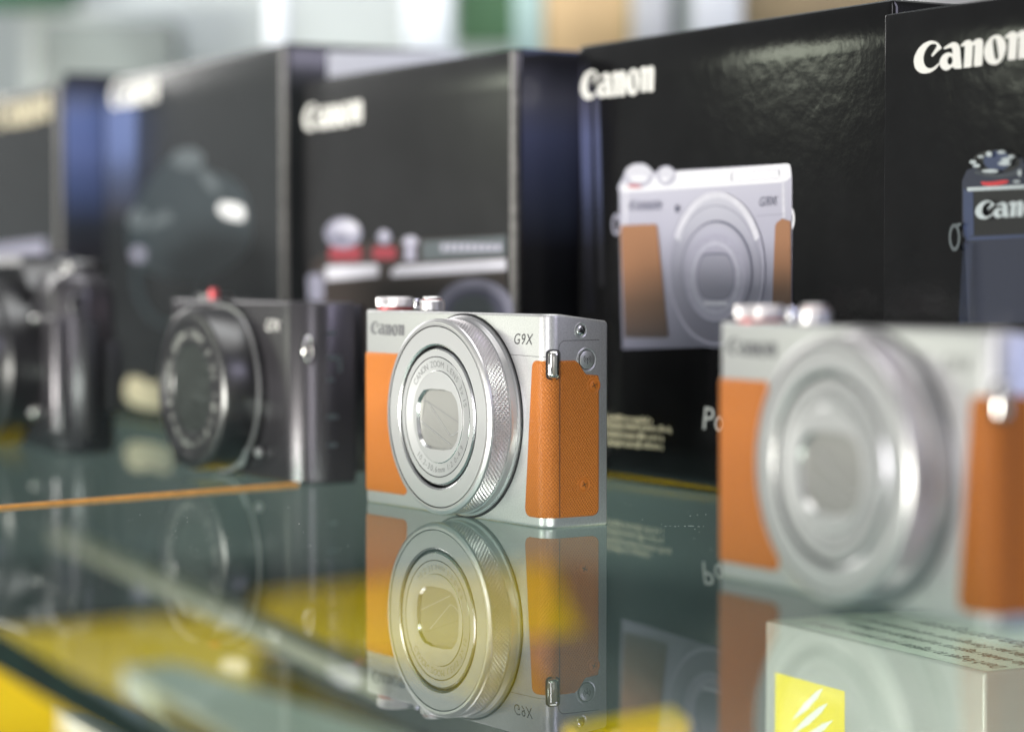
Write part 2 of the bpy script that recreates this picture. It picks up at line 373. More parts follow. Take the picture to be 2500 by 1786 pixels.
def silver_camera(fr, label, group):
    T = thing('compact_camera', fr, label, 'camera', group)
    # body: plan outline stacked in levels
    def outline(ins, z, top=False):
        pts = []
        r2 = 2.2
        for cx, cy, rr, a0 in ((r2, r2, r2, 180), (S0, CRAD, CRAD, 270), (BW-0.8, BT-0.8, 0.8, 0), (0.8, BT-0.8, 0.8, 90)):
            for i in range(9):
                a = radians(a0 + 90*i/8); R = max(0.05, rr - ins)
                ccx = cx if rr > ins else cx; 
                x = cx + (rr-ins)*cos(a); y = cy + (rr-ins)*sin(a)
                zz = z
                if top and y > 16.3: zz = z - (y-16.3)/3.6*2.1
                pts.append((x, y, zz))
        return pts
    mb = MB()
    mb.loft([outline(.45, 0), outline(.25, .12), outline(.08, .45), outline(0, .9), outline(0, BH-.8, True), outline(.15, BH-.3, True), outline(.6, BH, True)])
    mb.build('body', M['silver'], T, 40)
    # right leather, wrapped over the corner
    def wrap_patch(sl, sr, z0, z1, off, nz=110, ns=56):
        mb = MB(); V = []; UV = []
        for j in range(nz+1):
            z = z0 + (z1-z0)*j/nz; a, b = sl(z), sr(z)
            for i in range(ns+1):
                s = a + (b-a)*i/ns; edge = min(1.0, min(s-a, b-s, z-z0, z1-z)/0.35) if b > a else 0
                x, y = skin(s, off*(0.35 + 0.65*max(0, edge))); V.append((x, y, z)); UV.append((s, z))
        Fc = [(j*(ns+1)+i, j*(ns+1)+i+1, (j+1)*(ns+1)+i+1, (j+1)*(ns+1)+i) for j in range(nz) for i in range(ns)]
        mb.add(V, Fc, 0, UV); return mb
    def sl(z):
        s = 87.8 + (z-2.7)/41.9*3.7
        if z < 5.2: s += 2.5 - sqrt(max(0, 2.5**2 - (5.2-z)**2))
        if z > 42.8: s += 1.8 - sqrt(max(0, 1.8**2 - (z-42.8)**2))
        return s
    def sr(z):
        e = S1 + 17.2 - CRAD
        if z < 4.7: return e - (2 - sqrt(max(0, 2**2 - (4.7-z)**2)))
        if z <= 39.7: return e
        if z <= 40.7: return e - (1 - sqrt(max(0, 1 - (z-39.7)**2)))
        t = min(1, (z-40.7)/3.9)                         # notch hugging the round button
        y = 13.2 - 3.1*t**0.8 - 1.6*max(0, t-.75)**1.0*2
        return S1 + y - CRAD
    zs_o = wrap_patch(sl, sr, 2.7, 44.6, .38)
    lea = zs_o.build('leather_grip', M['leather'], T, 60)
    g = MB(); skin_strip(g, [(S1+.15, 2.9), (S1+.15, 44.4)], .24, .44); g.build('leather_seam', M['groove'], lea, 0)
    # left leather panel
    mb = MB(); V = []; UV = []
    nz, ns = 60, 20
    for j in range(nz+1):
        z = 3.5 + 41.0*j/nz; a = -.25; b = 25.3 - (z-3.5)/41*5.0
        if z < 5.5: b -= 2 - sqrt(max(0, 4 - (5.5-z)**2))
        for i in range(ns+1):
            s = a + (b-a)*i/ns; yy = -.35 if 0 < i < ns and 0 < j < nz else -.05
            if s < 2.0: yy += (2.0-s)**2*0.25
            V.append((s, yy, z)); UV.append((s, z))
    mb.add(V, [(j*(ns+1)+i, j*(ns+1)+i+1, (j+1)*(ns+1)+i+1, (j+1)*(ns+1)+i) for j in range(nz) for i in range(ns)], 0, UV)
    mb.build('leather_panel', M['leather'], T, 60)
    # seams
    mb = MB()
    skin_strip(mb, [(78, 45.9), (S1-3.4, 45.6)], .13, .03)
    arc = [(S1 + 0.05 + 2.1*(1-cos(radians(a))), 47.7 + 2.2*sin(radians(a))) for a in range(0, 91, 10)]
    skin_strip(mb, [(S1+.05, 47.0)] + arc + [(S1+17.4-CRAD, 49.95)], .13, .03)
    mb.build('panel_seam', M['groove'], T, 0)
    mb = MB()
    skin_strip(mb, [(S1+17.75-CRAD, 1.0), (S1+17.75-CRAD, 53.5)], .14, .03); skin_strip(mb, [(S1+19.55-CRAD, 1.0), (S1+19.55-CRAD, 54)], .2, .03)
    mb.build('back_cover_edge', M['seam_light'], T, 0)
    # screws and wireless button on the grip side
    def side_lathe(prof, y, z, m, name, parent, seg=40):
        mb = MB(); mb.lathe([(r, -t) for r, t in prof], 0, 0, seg, 'y')
        return mb.build(name, m, parent, 40, xf=lambda v: Vector((BW + (-v.y), y + v.x, z + v.z)))
    def screw(y, z, base, mtl, ringm):
        rc = side_lathe([(2.15, base), (2.15, base+.06), (2.0, base+.14), (1.6, base+.02), (1.5, base-.3)], y, z, ringm, 'screw_recess', T)
        sc = side_lathe([(1.35, base-.3), (1.35, base+.12), (1.15, base+.28), (.5, base+.36), (0.0001, base+.36)], y, z, mtl, 'screw', T)
        mb = MB()
        for a in (25, 115):
            c, s_ = cos(radians(a)), sin(radians(a))
            for (l, wdt) in ((.85, .2),):
                pts = [(-l, -wdt/2), (l, -wdt/2), (l, wdt/2), (-l, wdt/2)]
                mb.add([(BW+base+.385+(.002 if a > 90 else 0), y + p[0]*c - p[1]*s_, z + p[0]*s_ + p[1]*c) for p in pts], [(0,1,2,3)])
        mb.build('screw_slot', M['gap'], sc, 0)
    screw(11.3, 52.6, .05, M['silver_bright'], M['silver'])
    screw(15.3, 37.8, .40, M['leather_smooth'], M['leather_smooth'])
    screw(12.1, 11.3, .40, M['leather_smooth'], M['leather_smooth'])
    side_lathe([(3.35, 0), (3.35, .05), (3.1, .16), (2.75, .04), (2.62, .02)], 13.2, 44.7, M['silver'], 'button_recess', T)
    side_lathe([(2.62, .02), (2.62, .06), (2.45, .07), (2.45, .02)], 13.2, 44.7, M['gap'], 'button_gap', T)
    bt = side_lathe([(2.42, .02), (2.42, .3), (2.2, .42), (0.0001, .42)], 13.2, 44.7, M['silver'], 'wireless_button', T)
    mb = MB()
    st = MB()
    for r in (.62, 1.12):
        for sg in (0, 180):
            pts = [(r*cos(radians(a+sg)), .25 + r*sin(radians(a+sg))) for a in range(-48, 49, 12)]
            st.stroke(pts, .17, 0)
    st.stroke([(0, .2), (0, -1.15)], .2, 0); st.poly(ell(0, .28, .24, .24, n=14), -.002)
    mb = st; mb.build('wireless_symbol', M['print_dark'], bt, 0, recalc=False, xf=lambda v: Vector((BW + .435, 13.2 + v.x, 44.7 + v.z)))
    # strap lugs
    mb = MB(); mb.rbox(-1.65, -1.5, -3.7, 1.65, 1.5, 3.7, 1.15, 5)
    a0 = radians(70)
    def lug_xf(v):
        nx, ny = sin(a0), -cos(a0); tx, ty = cos(a0), sin(a0)
        cx, cy = S0 + CRAD*sin(a0), CRAD - CRAD*cos(a0)
        return Vector((cx + nx*(v.y+.55) + tx*(v.x - .25), cy + ny*(v.y+.55) + ty*(v.x - .25), 43.6 + v.z))
    mb.build('strap_lug', M['chrome'], T, 50, xf=lug_xf)
    mb = MB(); mb.rbox(-2.0, -2.1, -4.0, 2.0, 1.5, 4.0, 1.2, 4)
    mb.build('lug_recess', M['gap'], T, 50, xf=lambda v: lug_xf(Vector((v.x, min(v.y*.3 - .2, -.2), v.z))))
    mb = MB(); mb.tube([(-.2 - 2.3*cos(radians(a)), 6, 43.4 + 4.0*sin(radians(a))) for a in range(-90, 91, 12)], .8, 10)
    mb.build('strap_lug', M['chrome'], T, 60)
    # lens group
    cx, cz = 57.3, 28.2
    mb = MB(); mb.lathe([(28.5, .0), (28.5, -.12), (28.0, -.14), (28.0, 0)], cx, cz, 128)
    lens = mb.build('lens_mount_gap', M['gap'], T, 40)
    mb = MB(); mb.lathe([(27.9, 0), (27.9, -.7), (27.6, -.95), (27.3, -1.1), (27.2, -2.8), (26.8, -3.0)], cx, cz, 144)
    mb.build('lens_base_ring', M['silver_ring'], T, 25)
    R = 26.75; npy = 132
    def knurl(a, t):
        q = a*npy/(2*pi); v = (t+3.0)/1.24
        tri = lambda x: 1 - abs(2*(x - math.floor(x)) - 1)
        h = min(tri((q+v)/1.0), tri((q-v)/1.0))
        e = min(1, min(-3.0 - t, t + 8.35)/.2); 
        return 0.5*h*max(0, e)
    ts = [-3.0 - 5.35*i/44 for i in range(45)]
    mb = MB(); mb.lathe([(R-.1, t) for t in ts], cx, cz, npy*8, rf=knurl)
    mb.f = [f for f in mb.f if len(f) == 4]; mb.m = [0]*len(mb.f)
    mb.build('control_ring', M['knurl'], T, 0)
    mb = MB(); mb.lathe([(26.9, -8.35), (27.1, -8.6), (26.95, -9.1), (26.2, -9.55), (25.9, -9.6)], cx, cz, 144)
    mb.f = [f for f in mb.f if len(f) == 4]; mb.m = [0]*len(mb.f); mb.build('ring_rim', M['silver_ring'], T, 40)
    mb = MB(); mb.lathe([(25.9, -9.6), (25.2, -9.6), (25.18, -9.1), (24.95, -9.1), (24.92, -9.5)], cx, cz, 144)
    mb.f = [f for f in mb.f if len(f) == 4]; mb.m = [1 if i//144 in (1, 2) else 0 for i in range(len(mb.f))]; mb.build('rim_groove', [M['silver_ring'], M['gap']], T, 30)
    mb = MB(); mb.lathe([(24.92, -9.45), (24.85, -9.5), (20.2, -9.5), (19.75, -9.25), (19.7, -8.8)], cx, cz, 144)
    mb.f = [f for f in mb.f if len(f) == 4]; mb.m = [1 if i//144 in (2,) else 0 for i in range(len(mb.f))]; mb.build('ring_face', [M['silver_flat'], M['silver_bright']], T, 25)
    mb = MB(); mb.lathe([(19.7, -8.8), (19.7, -6.6), (18.9, -6.6), (18.9, -8.6)], cx, cz, 128)
    mb.f = [f for f in mb.f if len(f) == 4]; mb.m = [0]*len(mb.f); mb.build('ring_gap', M['gap'], T, 30)
    mb = MB(); mb.lathe([(18.95, -8.2), (18.9, -9.0), (18.5, -9.4), (16.75, -9.4), (16.7, -9.2), (16.55, -9.2), (16.45, -9.4), (12.9, -9.1), (12.65, -9.28), (12.4, -9.3), (0.001, -9.3)], cx, cz, 128)
    keep = []; mi = []
    for i, f in enumerate(mb.f):
        band = i//128
        if len(f) != 4: continue
        keep.append(f); mi.append({1: 1, 3: 2, 4: 2, 5: 1, 7: 1}.get(band, 0))
    # open the window: drop the inner fan and refill it with a holed plate
    nb = len(keep)//128; keep = keep[:128*(nb-1)]; mi = mi[:128*(nb-1)]
    mb.f, mb.m = keep, mi
    win = chaikin([(-10.6, 3.6), (-9.6, 6.0), (-6.4, 8.4), (6.4, 8.4), (9.6, 6.0), (10.6, 3.6), (10.9, 0), (10.6, -3.6), (9.6, -6.0), (6.4, -8.4), (-6.4, -8.4), (-9.6, -6.0), (-10.6, -3.6), (-10.9, 0)], 1)
    win = [(cx + p[0], cz - .7 + p[1]) for p in win]
    disc = [(cx + 12.4*cos(2*pi*i/128), cz + 12.4*sin(2*pi*i/128)) for i in range(128)]
    mb.poly(disc, -9.3, 0, [win])
    n = len(win); wi = [(cx + (p[0]-cx)*.955, cz-.7 + (p[1]-cz+.7)*.945) for p in win]
    mb.add([(p[0], -9.3, p[1]) for p in win] + [(p[0], -8.5, p[1]) for p in wi], [(i, (i+1) % n, n + (i+1) % n, n+i) for i in range(n)], 1)
    ib = mb.build('lens_barrel', [M['silver_flat'], M['silver_bright'], M['groove']], T, 25)
    mb = MB(); mb.poly(wi, -8.4, 0)
    bl = mb.build('lens_barrier', M['blade'], T, 0)
    mb = MB()
    P = lambda a, b: (cx + a, cz - .7 + b)
    mb.poly([P(-9.6, -1.2), P(-9.6, 4.6), P(-6.6, 7.4), P(-4.6, 3.6), P(5.4, -4.2), P(9.4, -3.2), P(10.1, -1.5), P(9.8, 5), P(6.2, 7.8), P(-6, 7.8), P(-7, 7.2)], -8.46, 0)
    mb.stroke([P(-8.4, 4.9), P(-5.6, 4.4), P(9.6, -.4)], .22, -8.5, 1)
    mb.stroke([P(-5.2, 3.9), P(5.3, -4.2), P(7.3, -3.9), P(9.7, -2.6)], .22, -8.52, 2)
    mb.stroke([P(-9.9, -1.0), P(5.2, -6.6)], .22, -8.48, 2)
    mb.build('barrier_blade', [M['blade'], M['print_faint'], M['seam_light']], bl, 0, recalc=False)
    # writing on the barrel
    mb = MB()
    def ring_text(txt, a_mid, r, size, top=True, ws=1.0):
        adv = {' ': .42, 'M': .86, 'm': .86, 'I': .36, '.': .32, ':': .32, '-': .42, '1': .56, 'W': .9, 'x': .55}
        wds = [adv.get(c, .70)*size*ws for c in txt]; tot = sum(wds); pos = -tot/2
        for c, wdt in zip(txt, wds):
            m_ = pos + wdt/2; pos += wdt
            if c == ' ': continue
            vs, fs = text_polys(c, size)
            mx_ = (max(v[0] for v in vs) + min(v[0] for v in vs))/2
            ang = a_mid - m_/r if top else a_mid + m_/r
            out = []
            for vx, vy in vs:
                lx, ly = vx - mx_, vy - size*.33
                rr = r + ly if top else r - ly
                aa = ang - lx/r if top else ang + lx/r
                out.append((cx + rr*cos(aa), -9.1 - (rr-12.9)*.085 - .04, cz + rr*sin(aa)))
            mb.add(out, fs, 0)
    ring_text('CANON ZOOM LENS 3x IS', radians(78), 14.6, 2.5, True, 1.02)
    ring_text('10.2-30.6mm 1:2.0-4.9', radians(-82), 14.6, 2.35, False, .95)
    mb.build('lens_lettering', M['print_faint'], ib, 0, recalc=False)
    # front lettering
    mb = MB(); put_logo(mb, 3.9, 49.75, 19.8, -.06, cap=3.9); mb.build('brand_lettering', M['print_mid'], T, 0)
    mb = MB(); vs, fs = text_polys('G9X', 4.3, .22, 1.12)
    xr = max(v[0] for v in vs); k = 9.9/xr
    mb.add([(81.9 + v[0]*k, -.06, 48.75 + v[1]*.98) for v in vs], fs); mb.build('model_lettering', M['print_dark'], T, 0)
    # dials on the top plate
    def dial(x, y, r, z0, z1, name, kn):
        mb = MB(); nn = int(2*pi*r/.42)
        prof = [(r-.35, z0), (r, z0+.2)] + [(r, z0 + .2 + (z1-z0-.55)*i/6) for i in range(1, 7)] + [(r-.35, z1), (r-.8, z1-.12), (0.001, z1-.12)]
        mb.lathe(prof, x, 0, nn*4, 'z', cy=y, rf=(lambda a, t: (.16*abs(sin(a*nn/2)) if z0+.25 < t < z1-.3 else 0)) if kn else None)
        return mb.build(name, M['knurl'] if kn else M['silver_ring'], T, 30)
    pass
    DX, DY = 8.0, 5.9
    d = dial(DX, DY, 5.4, BH+.75, BH+3.8, 'mode_dial', True)
    mb = MB(); mb.lathe([(5.05, 0), (5.15, .1), (5.15, .75), (4.6, .85)], DX, BH, 64, 'z', cy=DY); mb.build('red_ring', M['red'], d, 30)
    dial(28.6, 6.5, 3.6, BH, BH+3.1, 'zoom_collar', False)
    dial(28.6, 6.5, 2.8, BH+3.3, BH+4.1, 'shutter_button', False)
    mb = MB(); mb.lathe([(3.0, 3.1), (3.0, 3.3)], 28.6, BH, 48, 'z', cy=6.5); mb.build('shutter_ring', M['red'], T, 30)
    mb = MB(); mb.rbox(18.6, 6.0, BH+.3, 20.0, 8.4, BH+3.4, .4, 2); mb.build('zoom_lever', M['silver_bright'], T, 40)
    KX = 0.964                                        # measured width of the body against its nominal one
    def every(o): 
        yield o
        for c in o.children: yield from every(c)
    lens_names = ('lens', 'control_ring', 'ring_', 'rim_', 'barrier')
    for ch in T.children:
        for o in every(ch):
            if ch.name.startswith(lens_names): o.data.transform(Matrix.Translation(((KX-1)*cx/1000, 0, 0)))
            elif ch.name.startswith('mode_dial'): o.data.transform(Matrix.Translation(((KX-1)*8/1000, 0, 0)))
            elif ch.name.startswith(('zoom', 'shutter')): o.data.transform(Matrix.Translation(((KX-1)*28/1000, 0, 0)))
            else: o.data.transform(Matrix.Diagonal((KX, 1, 1, 1)))
    return T

FA = Frame(-43.9, 717.8, .976)
FB = Frame(46.2, 541.5, 1.073)

# ------------------------------------------------------------------ boxes
def carton_mesh(mb, W, D, H, r):
    def out(ins, z):
        pts = []
        for cx, cy, a0 in ((r, r, 180), (W-r, r, 270), (W-r, D-r, 0), (r, D-r, 90)):
            for i in range(6):
                a = radians(a0 + 90*i/5); k = r if ins <= r*.8 else r
                x, y = cx + r*cos(a), cy + r*sin(a)
                x = min(max(x, ins), W-ins); y = min(max(y, ins), D-ins); pts.append((x, y, z))
        return pts
    rings = [out(5.0, 0), out(3.4, .5), out(1.5, 2.0), out(.4, 3.8), out(0, 5.2)]
    for i in range(1, 12): rings.append(out(0, 5.2 + (H-r-5.2)*i/12))
    rings += [out(0, H-r), out(r*.3, H-r*.3), out(r, H)]
    mb.loft(rings)
def worn_lit_edge(T, W, H, m, x0=-1.7):  # pale strip: worn card, with the edge's highlight put into its colour
    mb = MB(); mb.rbox(W+x0, -.10, 5, W+.14, 1.5, H-1.2, .12, 2); mb.build('worn_lit_edge', m, T, 40)
def carton(name, L_px, R_px, H, depth, label, r=1.8, m='card', name_='product_box', cat='box', side_m=None):
    fr, Wd = frame_from_edge(onz(*L_px, H), onz(*R_px, H))
    T = thing(name_, fr, label, cat, 'black product boxes behind the cameras')
    mb = MB(); carton_mesh(mb, Wd, depth, H, r)
    body = mb.build('carton', M[m], T, 40)
    return T, fr, Wd, body
def carton_at(fr, Wd, H, depth, label, r, m):
    T = thing('product_box', fr, label, 'box', 'black product boxes behind the cameras')
    mb = MB(); carton_mesh(mb, Wd, depth, H, r); mb.build('carton', M[m], T, 40)
    return T
HB = 148.0
c5_ = onz(2158, 36, 136.5); F5 = Frame(c5_.x, c5_.y, radians(60.5)); W5 = 172.0
T5 = carton_at(F5, W5, 136.5, 60, 'glossy black box at the right edge, printed with a black camera with a red dial', .9, 'card')
LOGO, LW, LORG, LSL = make_logo(F5)
silver_camera(FA, 'sharp silver and tan leather compact camera in the middle of the glass shelf', 'silver compact cameras on the shelf')
def copy_tree(o, parent=None):
    c = o.copy(); COL.objects.link(c); c.parent = parent
    for ch in list(o.children): copy_tree(ch, c)
    return c
camA = [o for o in COL.objects if o.name.startswith('compact_camera')][0]
camB = copy_tree(camA); camB.location = FB.o/1000; camB.rotation_euler = (0, 0, -FB.yaw)
camB['label'] = 'blurred silver and tan leather compact camera nearest the lens, cut by the right edge'

def px_decal(fr, conv, layer):
    """collects print shapes traced in photo pixels onto the front of one box"""
    pass
class Print:
    def __init__(s, fr, conv=lambda x, y: (x, y)): s.fr = fr; s.conv = conv; s.mb = MB(); s.mats = []; s.n = 0
    def mi(s, m):
        if m not in s.mats: s.mats.append(m)
        return s.mats.index(m)
    def poly(s, pts, m, lay=None, holes=(), smooth=0):
        s.n += 1; y = -.03 - .02*(s.n if lay is None else lay)
        f = lambda q: [s.fr.front(*s.conv(*p)) for p in (chaikin(q, smooth) if smooth else q)]
        s.mb.poly(f(pts), y, s.mi(m), [f(h) for h in holes])
    def line(s, pts, wpx, m, closed=False):
        s.n += 1; y = -.03 - .02*s.n
        n = len(pts)
        for i in range(n if closed else n-1):
            a = Vector(pts[i]); b = Vector(pts[(i+1) % n]); d = (b-a).normalized(); q = Vector((-d.y, d.x))*wpx/2; e = d*wpx*.15
            P = [a-e-q, b+e-q, b+e+q, a-e+q]; P = [s.fr.front(*s.conv(p.x, p.y)) for p in P]
            s.mb.add([(p[0], y, p[1]) for p in P], [(0,1,2,3)], s.mi(m))
    def ring(s, c, r0, r1, m):
        s.poly(ell(*c, *r1), m, holes=[ell(*c, *r0)])
    def logo(s, xl, xr, yb_l, m, cap=10.0, yb_r=None):
        """brand lettering between two photo columns, baseline through the given photo rows"""
        a = s.fr.front(*s.conv(xl, yb_l)); b = s.fr.front(*s.conv(xr, yb_r)); s.n += 1
        put_logo(s.mb, a[0], a[1], b[0]-a[0], -.03-.02*s.n, s.mi(m), (b[1]-a[1])/(b[0]-a[0]), cap=cap)
    def text(s, txt, p0, p1, hpx, m, shear=0):
        a = Vector(s.fr.front(*s.conv(*p0))); b = Vector(s.fr.front(*s.conv(*p1))); t = Vector(s.fr.front(*s.conv(p0[0], p0[1]-hpx)))
        vs, fs = text_polys(txt, 1, shear); xr = max(v[0] for v in vs); yr = .7; s.n += 1
        d = (b-a)/xr; up = Vector((0, (t.y-a.y)/yr))
        s.mb.add([((a + d*v[0] + up*v[1]).x, -.03-.02*s.n, (a + d*v[0] + up*v[1]).y) for v in vs], fs, s.mi(m))
    def build(s, name, parent): return s.mb.build(name, s.mats, parent, 0)
for k, c, r_ in (('pk_white', (.74, .73, .78), .35), ('pk_silver', (.42, .41, .50), .35), ('pk_silver2', (.33, .32, .41), .35), ('pk_silver3', (.24, .235, .31), .35),
              ('pk_light', (.56, .55, .62), .35), ('pk_line', (.10, .10, .15), .35), ('pk_brown', (.25, .115, .06), .4), ('pk_blue', (.016, .020, .042), .35), ('pk_blue2', (.035, .050, .11), .35),
              ('pk_red', (.55, .03, .04), .35), ('pk_grey', (.085, .10, .11), .35), ('pk_teal', (.026, .035, .041), .35), ('pk_pale', (.45, .50, .52), .35), ('pk_black', (.008, .008, .01), .3), ('pk_dkbrown', (.03, .022, .02), .35), ('pk_dred', (.26, .035, .05), .35), ('pk_pink', (.45, .12, .14), .35)):
    M[k] = mat(k.replace('pk', 'ink'), c, r_, coat=.3, noise=.07, nscale=900)

# box 5 prints
mb = MB(); put_logo(mb, LORG[0], LORG[1], LW, -.06, slope=LSL); mb.build('brand_lettering', M['white_ink'], T5, 0)
pr = Print(F5, lambda x, y: (2080 + x/2.136, 20 + y/2.136))
pr.poly([(575, 900), (600, 845), (640, 830), (1500, 760), (1500, 1640), (605, 1640), (590, 1200), (575, 1190)], M['pk_blue'])
pr.poly([(635, 950), (1500, 905), (1500, 1160), (640, 1185)], M['pk_black'])
pr.poly([(600, 935), (900, 922), (1500, 890), (1500, 905), (900, 940), (605, 955)], M['pk_pale'])
pr.poly([(583, 940), (602, 955), (632, 955), (636, 1185), (598, 1195), (584, 1180)], M['pk_blue2'])
pr.poly([(598, 1195), (900, 1180), (1500, 1150), (1500, 1162), (900, 1195), (600, 1212)], M['pk_blue2'])
pr.poly([(630, 820), (640, 790), (880, 770), (900, 800), (890, 860), (850, 900), (700, 915), (650, 890)], M['pk_blue'], smooth=2)
pr.poly([(668, 903), (720, 908), (820, 893), (815, 912), (760, 925), (690, 928)], M['pk_red'], smooth=1)
pr.poly(ell(756, 800, 126, 60), M['pk_black']); pr.poly(ell(760, 796, 70, 52), M['pk_blue2'])
for i in range(22):
    x = 645 + i*11; pr.line([(x, 862 + 22*sin(pi*(x-640)/250)), (x+9, 845 + 22*sin(pi*(x-640)/250))], 3, M['pk_grey'])
    pr.line([(x, 845 + 22*sin(pi*(x-640)/250)), (x+9, 862 + 22*sin(pi*(x-640)/250))], 2.4, M['pk_grey'])
for (x, y, a, b) in ((648, 803, 18, 10), (690, 775, 16, 7), (732, 762, 16, 14), (668, 822, 20, 9), (740, 850, 44, 9), (822, 790, 26, 9), (815, 810, 34, 11), (850, 775, 18, 8), (800, 752, 22, 8), (895, 860, 8, 18), (880, 905, 18, 6)):
    pr.poly(ell(x, y, a, b, n=18), M['pk_pale'])
pr.logo(663, 1075, 1106, M['pk_pale'], 4.7, 1070)
pr.ring((556, 1195), (18, 52), (30, 72), M['pk_grey']); pr.poly([(560, 1125), (590, 1118), (590, 1135), (566, 1142)], M['pk_grey'])
for i in range(40):
    y = 1225 + i*10.5; pr.line([(603, y), (622, y+9), (640, y-2)], 2.6, M['pk_blue2']); pr.line([(640, y), (655, y+8)], 1.8, M['pk_blue2'])
pr.build('product_picture', T5)

# box 4
T4, F4, W4, _ = carton('b4', (1408, 112), (2178, -4), 142.5, 68, 'glossy black box printed with a silver and brown camera, left of the rightmost box', r=2.2)
M['painted_blue_sheen'] = zgrad('painted_blue_sheen', [(.004,.004,.006), (.008,.008,.012), (.025,.029,.055), (.060,.070,.14), (.075,.085,.17), (.05,.05,.08), (.006,.006,.008)], F4.front(1440, 700)[1], F4.front(1440, 150)[1], .2)  # blue reflection on the glossy front, put into the colour
pr = Print(F4); pr.poly([(1412, 128), (1440, 128), (1452, 760), (1428, 760)], M['painted_blue_sheen'], lay=0); pr.poly([(1449, 220), (1462, 215), (1476, 700), (1462, 700)], M['painted_blue_sheen'], lay=0); pr.build('painted_sheen_band', T4)
pr = Print(F4); pr.logo(1418, 1597, 247, M['white_ink'], 9.6, 222); pr.build('brand_lettering', T4)
def spl(p): return p
z_lo = F4.front(1560, 830)[1]; z_hi = F4.front(1560, 550)[1]
M['pk_tan_g'] = zgrad('ink_brown_fade', [(.035, .028, .03), (.10, .055, .035), (.26, .12, .06), (.30, .14, .07)], z_lo, z_hi)
M['pk_sil_g'] = zgrad('ink_silver_fade', [(.10, .10, .14), (.24, .235, .31), (.38, .37, .46), (.52, .51, .60)], z_lo-4, z_hi+20)
M['pk_len_g'] = zgrad('ink_lens_fade', [(.13, .125, .17), (.22, .215, .28), (.30, .295, .37), (.46, .455, .53)], z_lo, z_hi+8)
c5 = lambda x, y: (1480 + x/3.248, 380 + y/3.248)
pr = Print(F4, c5)
pr.ring((82, 545), (22, 62), (36, 85), M['pk_silver2']); pr.ring((1466, 500), (14, 62), (30, 90), M['pk_white'])
pr.poly([(95, 250), (130, 180), (200, 90), (300, 60), (380, 130), (1440, 62), (1462, 75), (1474, 160), (1478, 1300), (1478, 1500), (130, 1535), (118, 900), (105, 290)], M['pk_sil_g'])
pr.poly([(120, 250), (180, 200), (560, 130), (1000, 100), (1440, 62), (1462, 78), (1470, 165), (1440, 195), (1400, 212), (150, 290), (118, 275)], M['pk_white'])
pr.poly([(1395, 205), (1415, 200), (1422, 490), (1400, 490)], M['pk_light']); pr.poly([(150, 300), (175, 298), (165, 545), (145, 545)], M['pk_light'])
pr.poly(ell(262, 160, 118, 98), M['pk_silver']); pr.poly(ell(262, 135, 100, 66), M['pk_light']); pr.poly(ell(262, 185, 70, 22), M['pk_white']); pr.poly(ell(228, 242, 60, 14), M['pk_pink'])
pr.poly(ell(480, 160, 78, 80), M['pk_silver']); pr.poly(ell(482, 145, 58, 48), M['pk_light']); pr.poly(ell(470, 190, 30, 14), M['pk_white'])
pr.line([(1000, 135), (1000, 200)], 6, M['pk_silver3']); pr.line([(1375, 118), (1378, 155)], 6, M['pk_silver3']); pr.line([(1005, 132), (1372, 112)], 3, M['pk_silver']); pr.line([(1005, 205), (1372, 180)], 3, M['pk_silver'])
pr.line([(1190, 478), (1420, 462)], 4, M['pk_silver3'])
pr.poly([(120, 570), (135, 552), (395, 542), (412, 560), (500, 1430), (485, 1442), (152, 1442)], M['pk_tan_g'])
pr.poly([(1348, 560), (1360, 530), (1405, 500), (1470, 520), (1478, 1300), (1322, 1300)], M['pk_tan_g'])
pr.poly(ell(880, 895, 388, 612), M['pk_len_g'])
pr.ring((882, 895), (366, 585), (386, 608), M['pk_silver2'])
pr.poly(ell(890, 905, 372, 620, 205, 335, 40) + ell(890, 935, 330, 600, 335, 205, 40), M['pk_light'])
pr.ring((880, 960), (352, 560), (358, 568), M['pk_silver3'])
pr.poly(ell(890, 925, 286, 412), M['pk_line']); pr.poly(ell(884, 932, 276, 402), M['pk_len_g']); pr.poly(ell(880, 940, 262, 380), M['pk_sil_g'])
pr.poly(ell(875, 930, 80, 250, 250, 290, 20) + ell(875, 960, 80, 250, 290, 250, 20), M['pk_white'])
pr.poly(ell(880, 965, 240, 350), M['pk_silver2'])
pr.poly(ell(880, 965, 190, 285), M['pk_silver']); pr.poly(ell(880, 970, 172, 262), M['pk_silver2'])
pr.poly([(735, 960), (745, 860), (780, 790), (800, 772), (960, 770), (985, 790), (1020, 860), (1032, 960), (1020, 1060), (975, 1140), (790, 1140), (745, 1060)], M['pk_line'], smooth=1)
pr.poly([(741, 960), (750, 865), (784, 800), (804, 785), (956, 783), (980, 800), (1015, 865), (1026, 960), (1015, 1056), (970, 1132), (793, 1132), (751, 1056)], M['pk_len_g'], smooth=1)
pr.poly(rrect(785, 1156, 975, 1184, 12), M['pk_light'])
pr.poly(ell(574, 420, 15, 30), M['pk_line'])
pr.logo(195, 440, 438, M['pk_silver3'], 3.2, 425); pr.text('G9X', (1220, 404), (1368, 393), 74, M['pk_line'], .2)
pr.build('product_picture', T4)
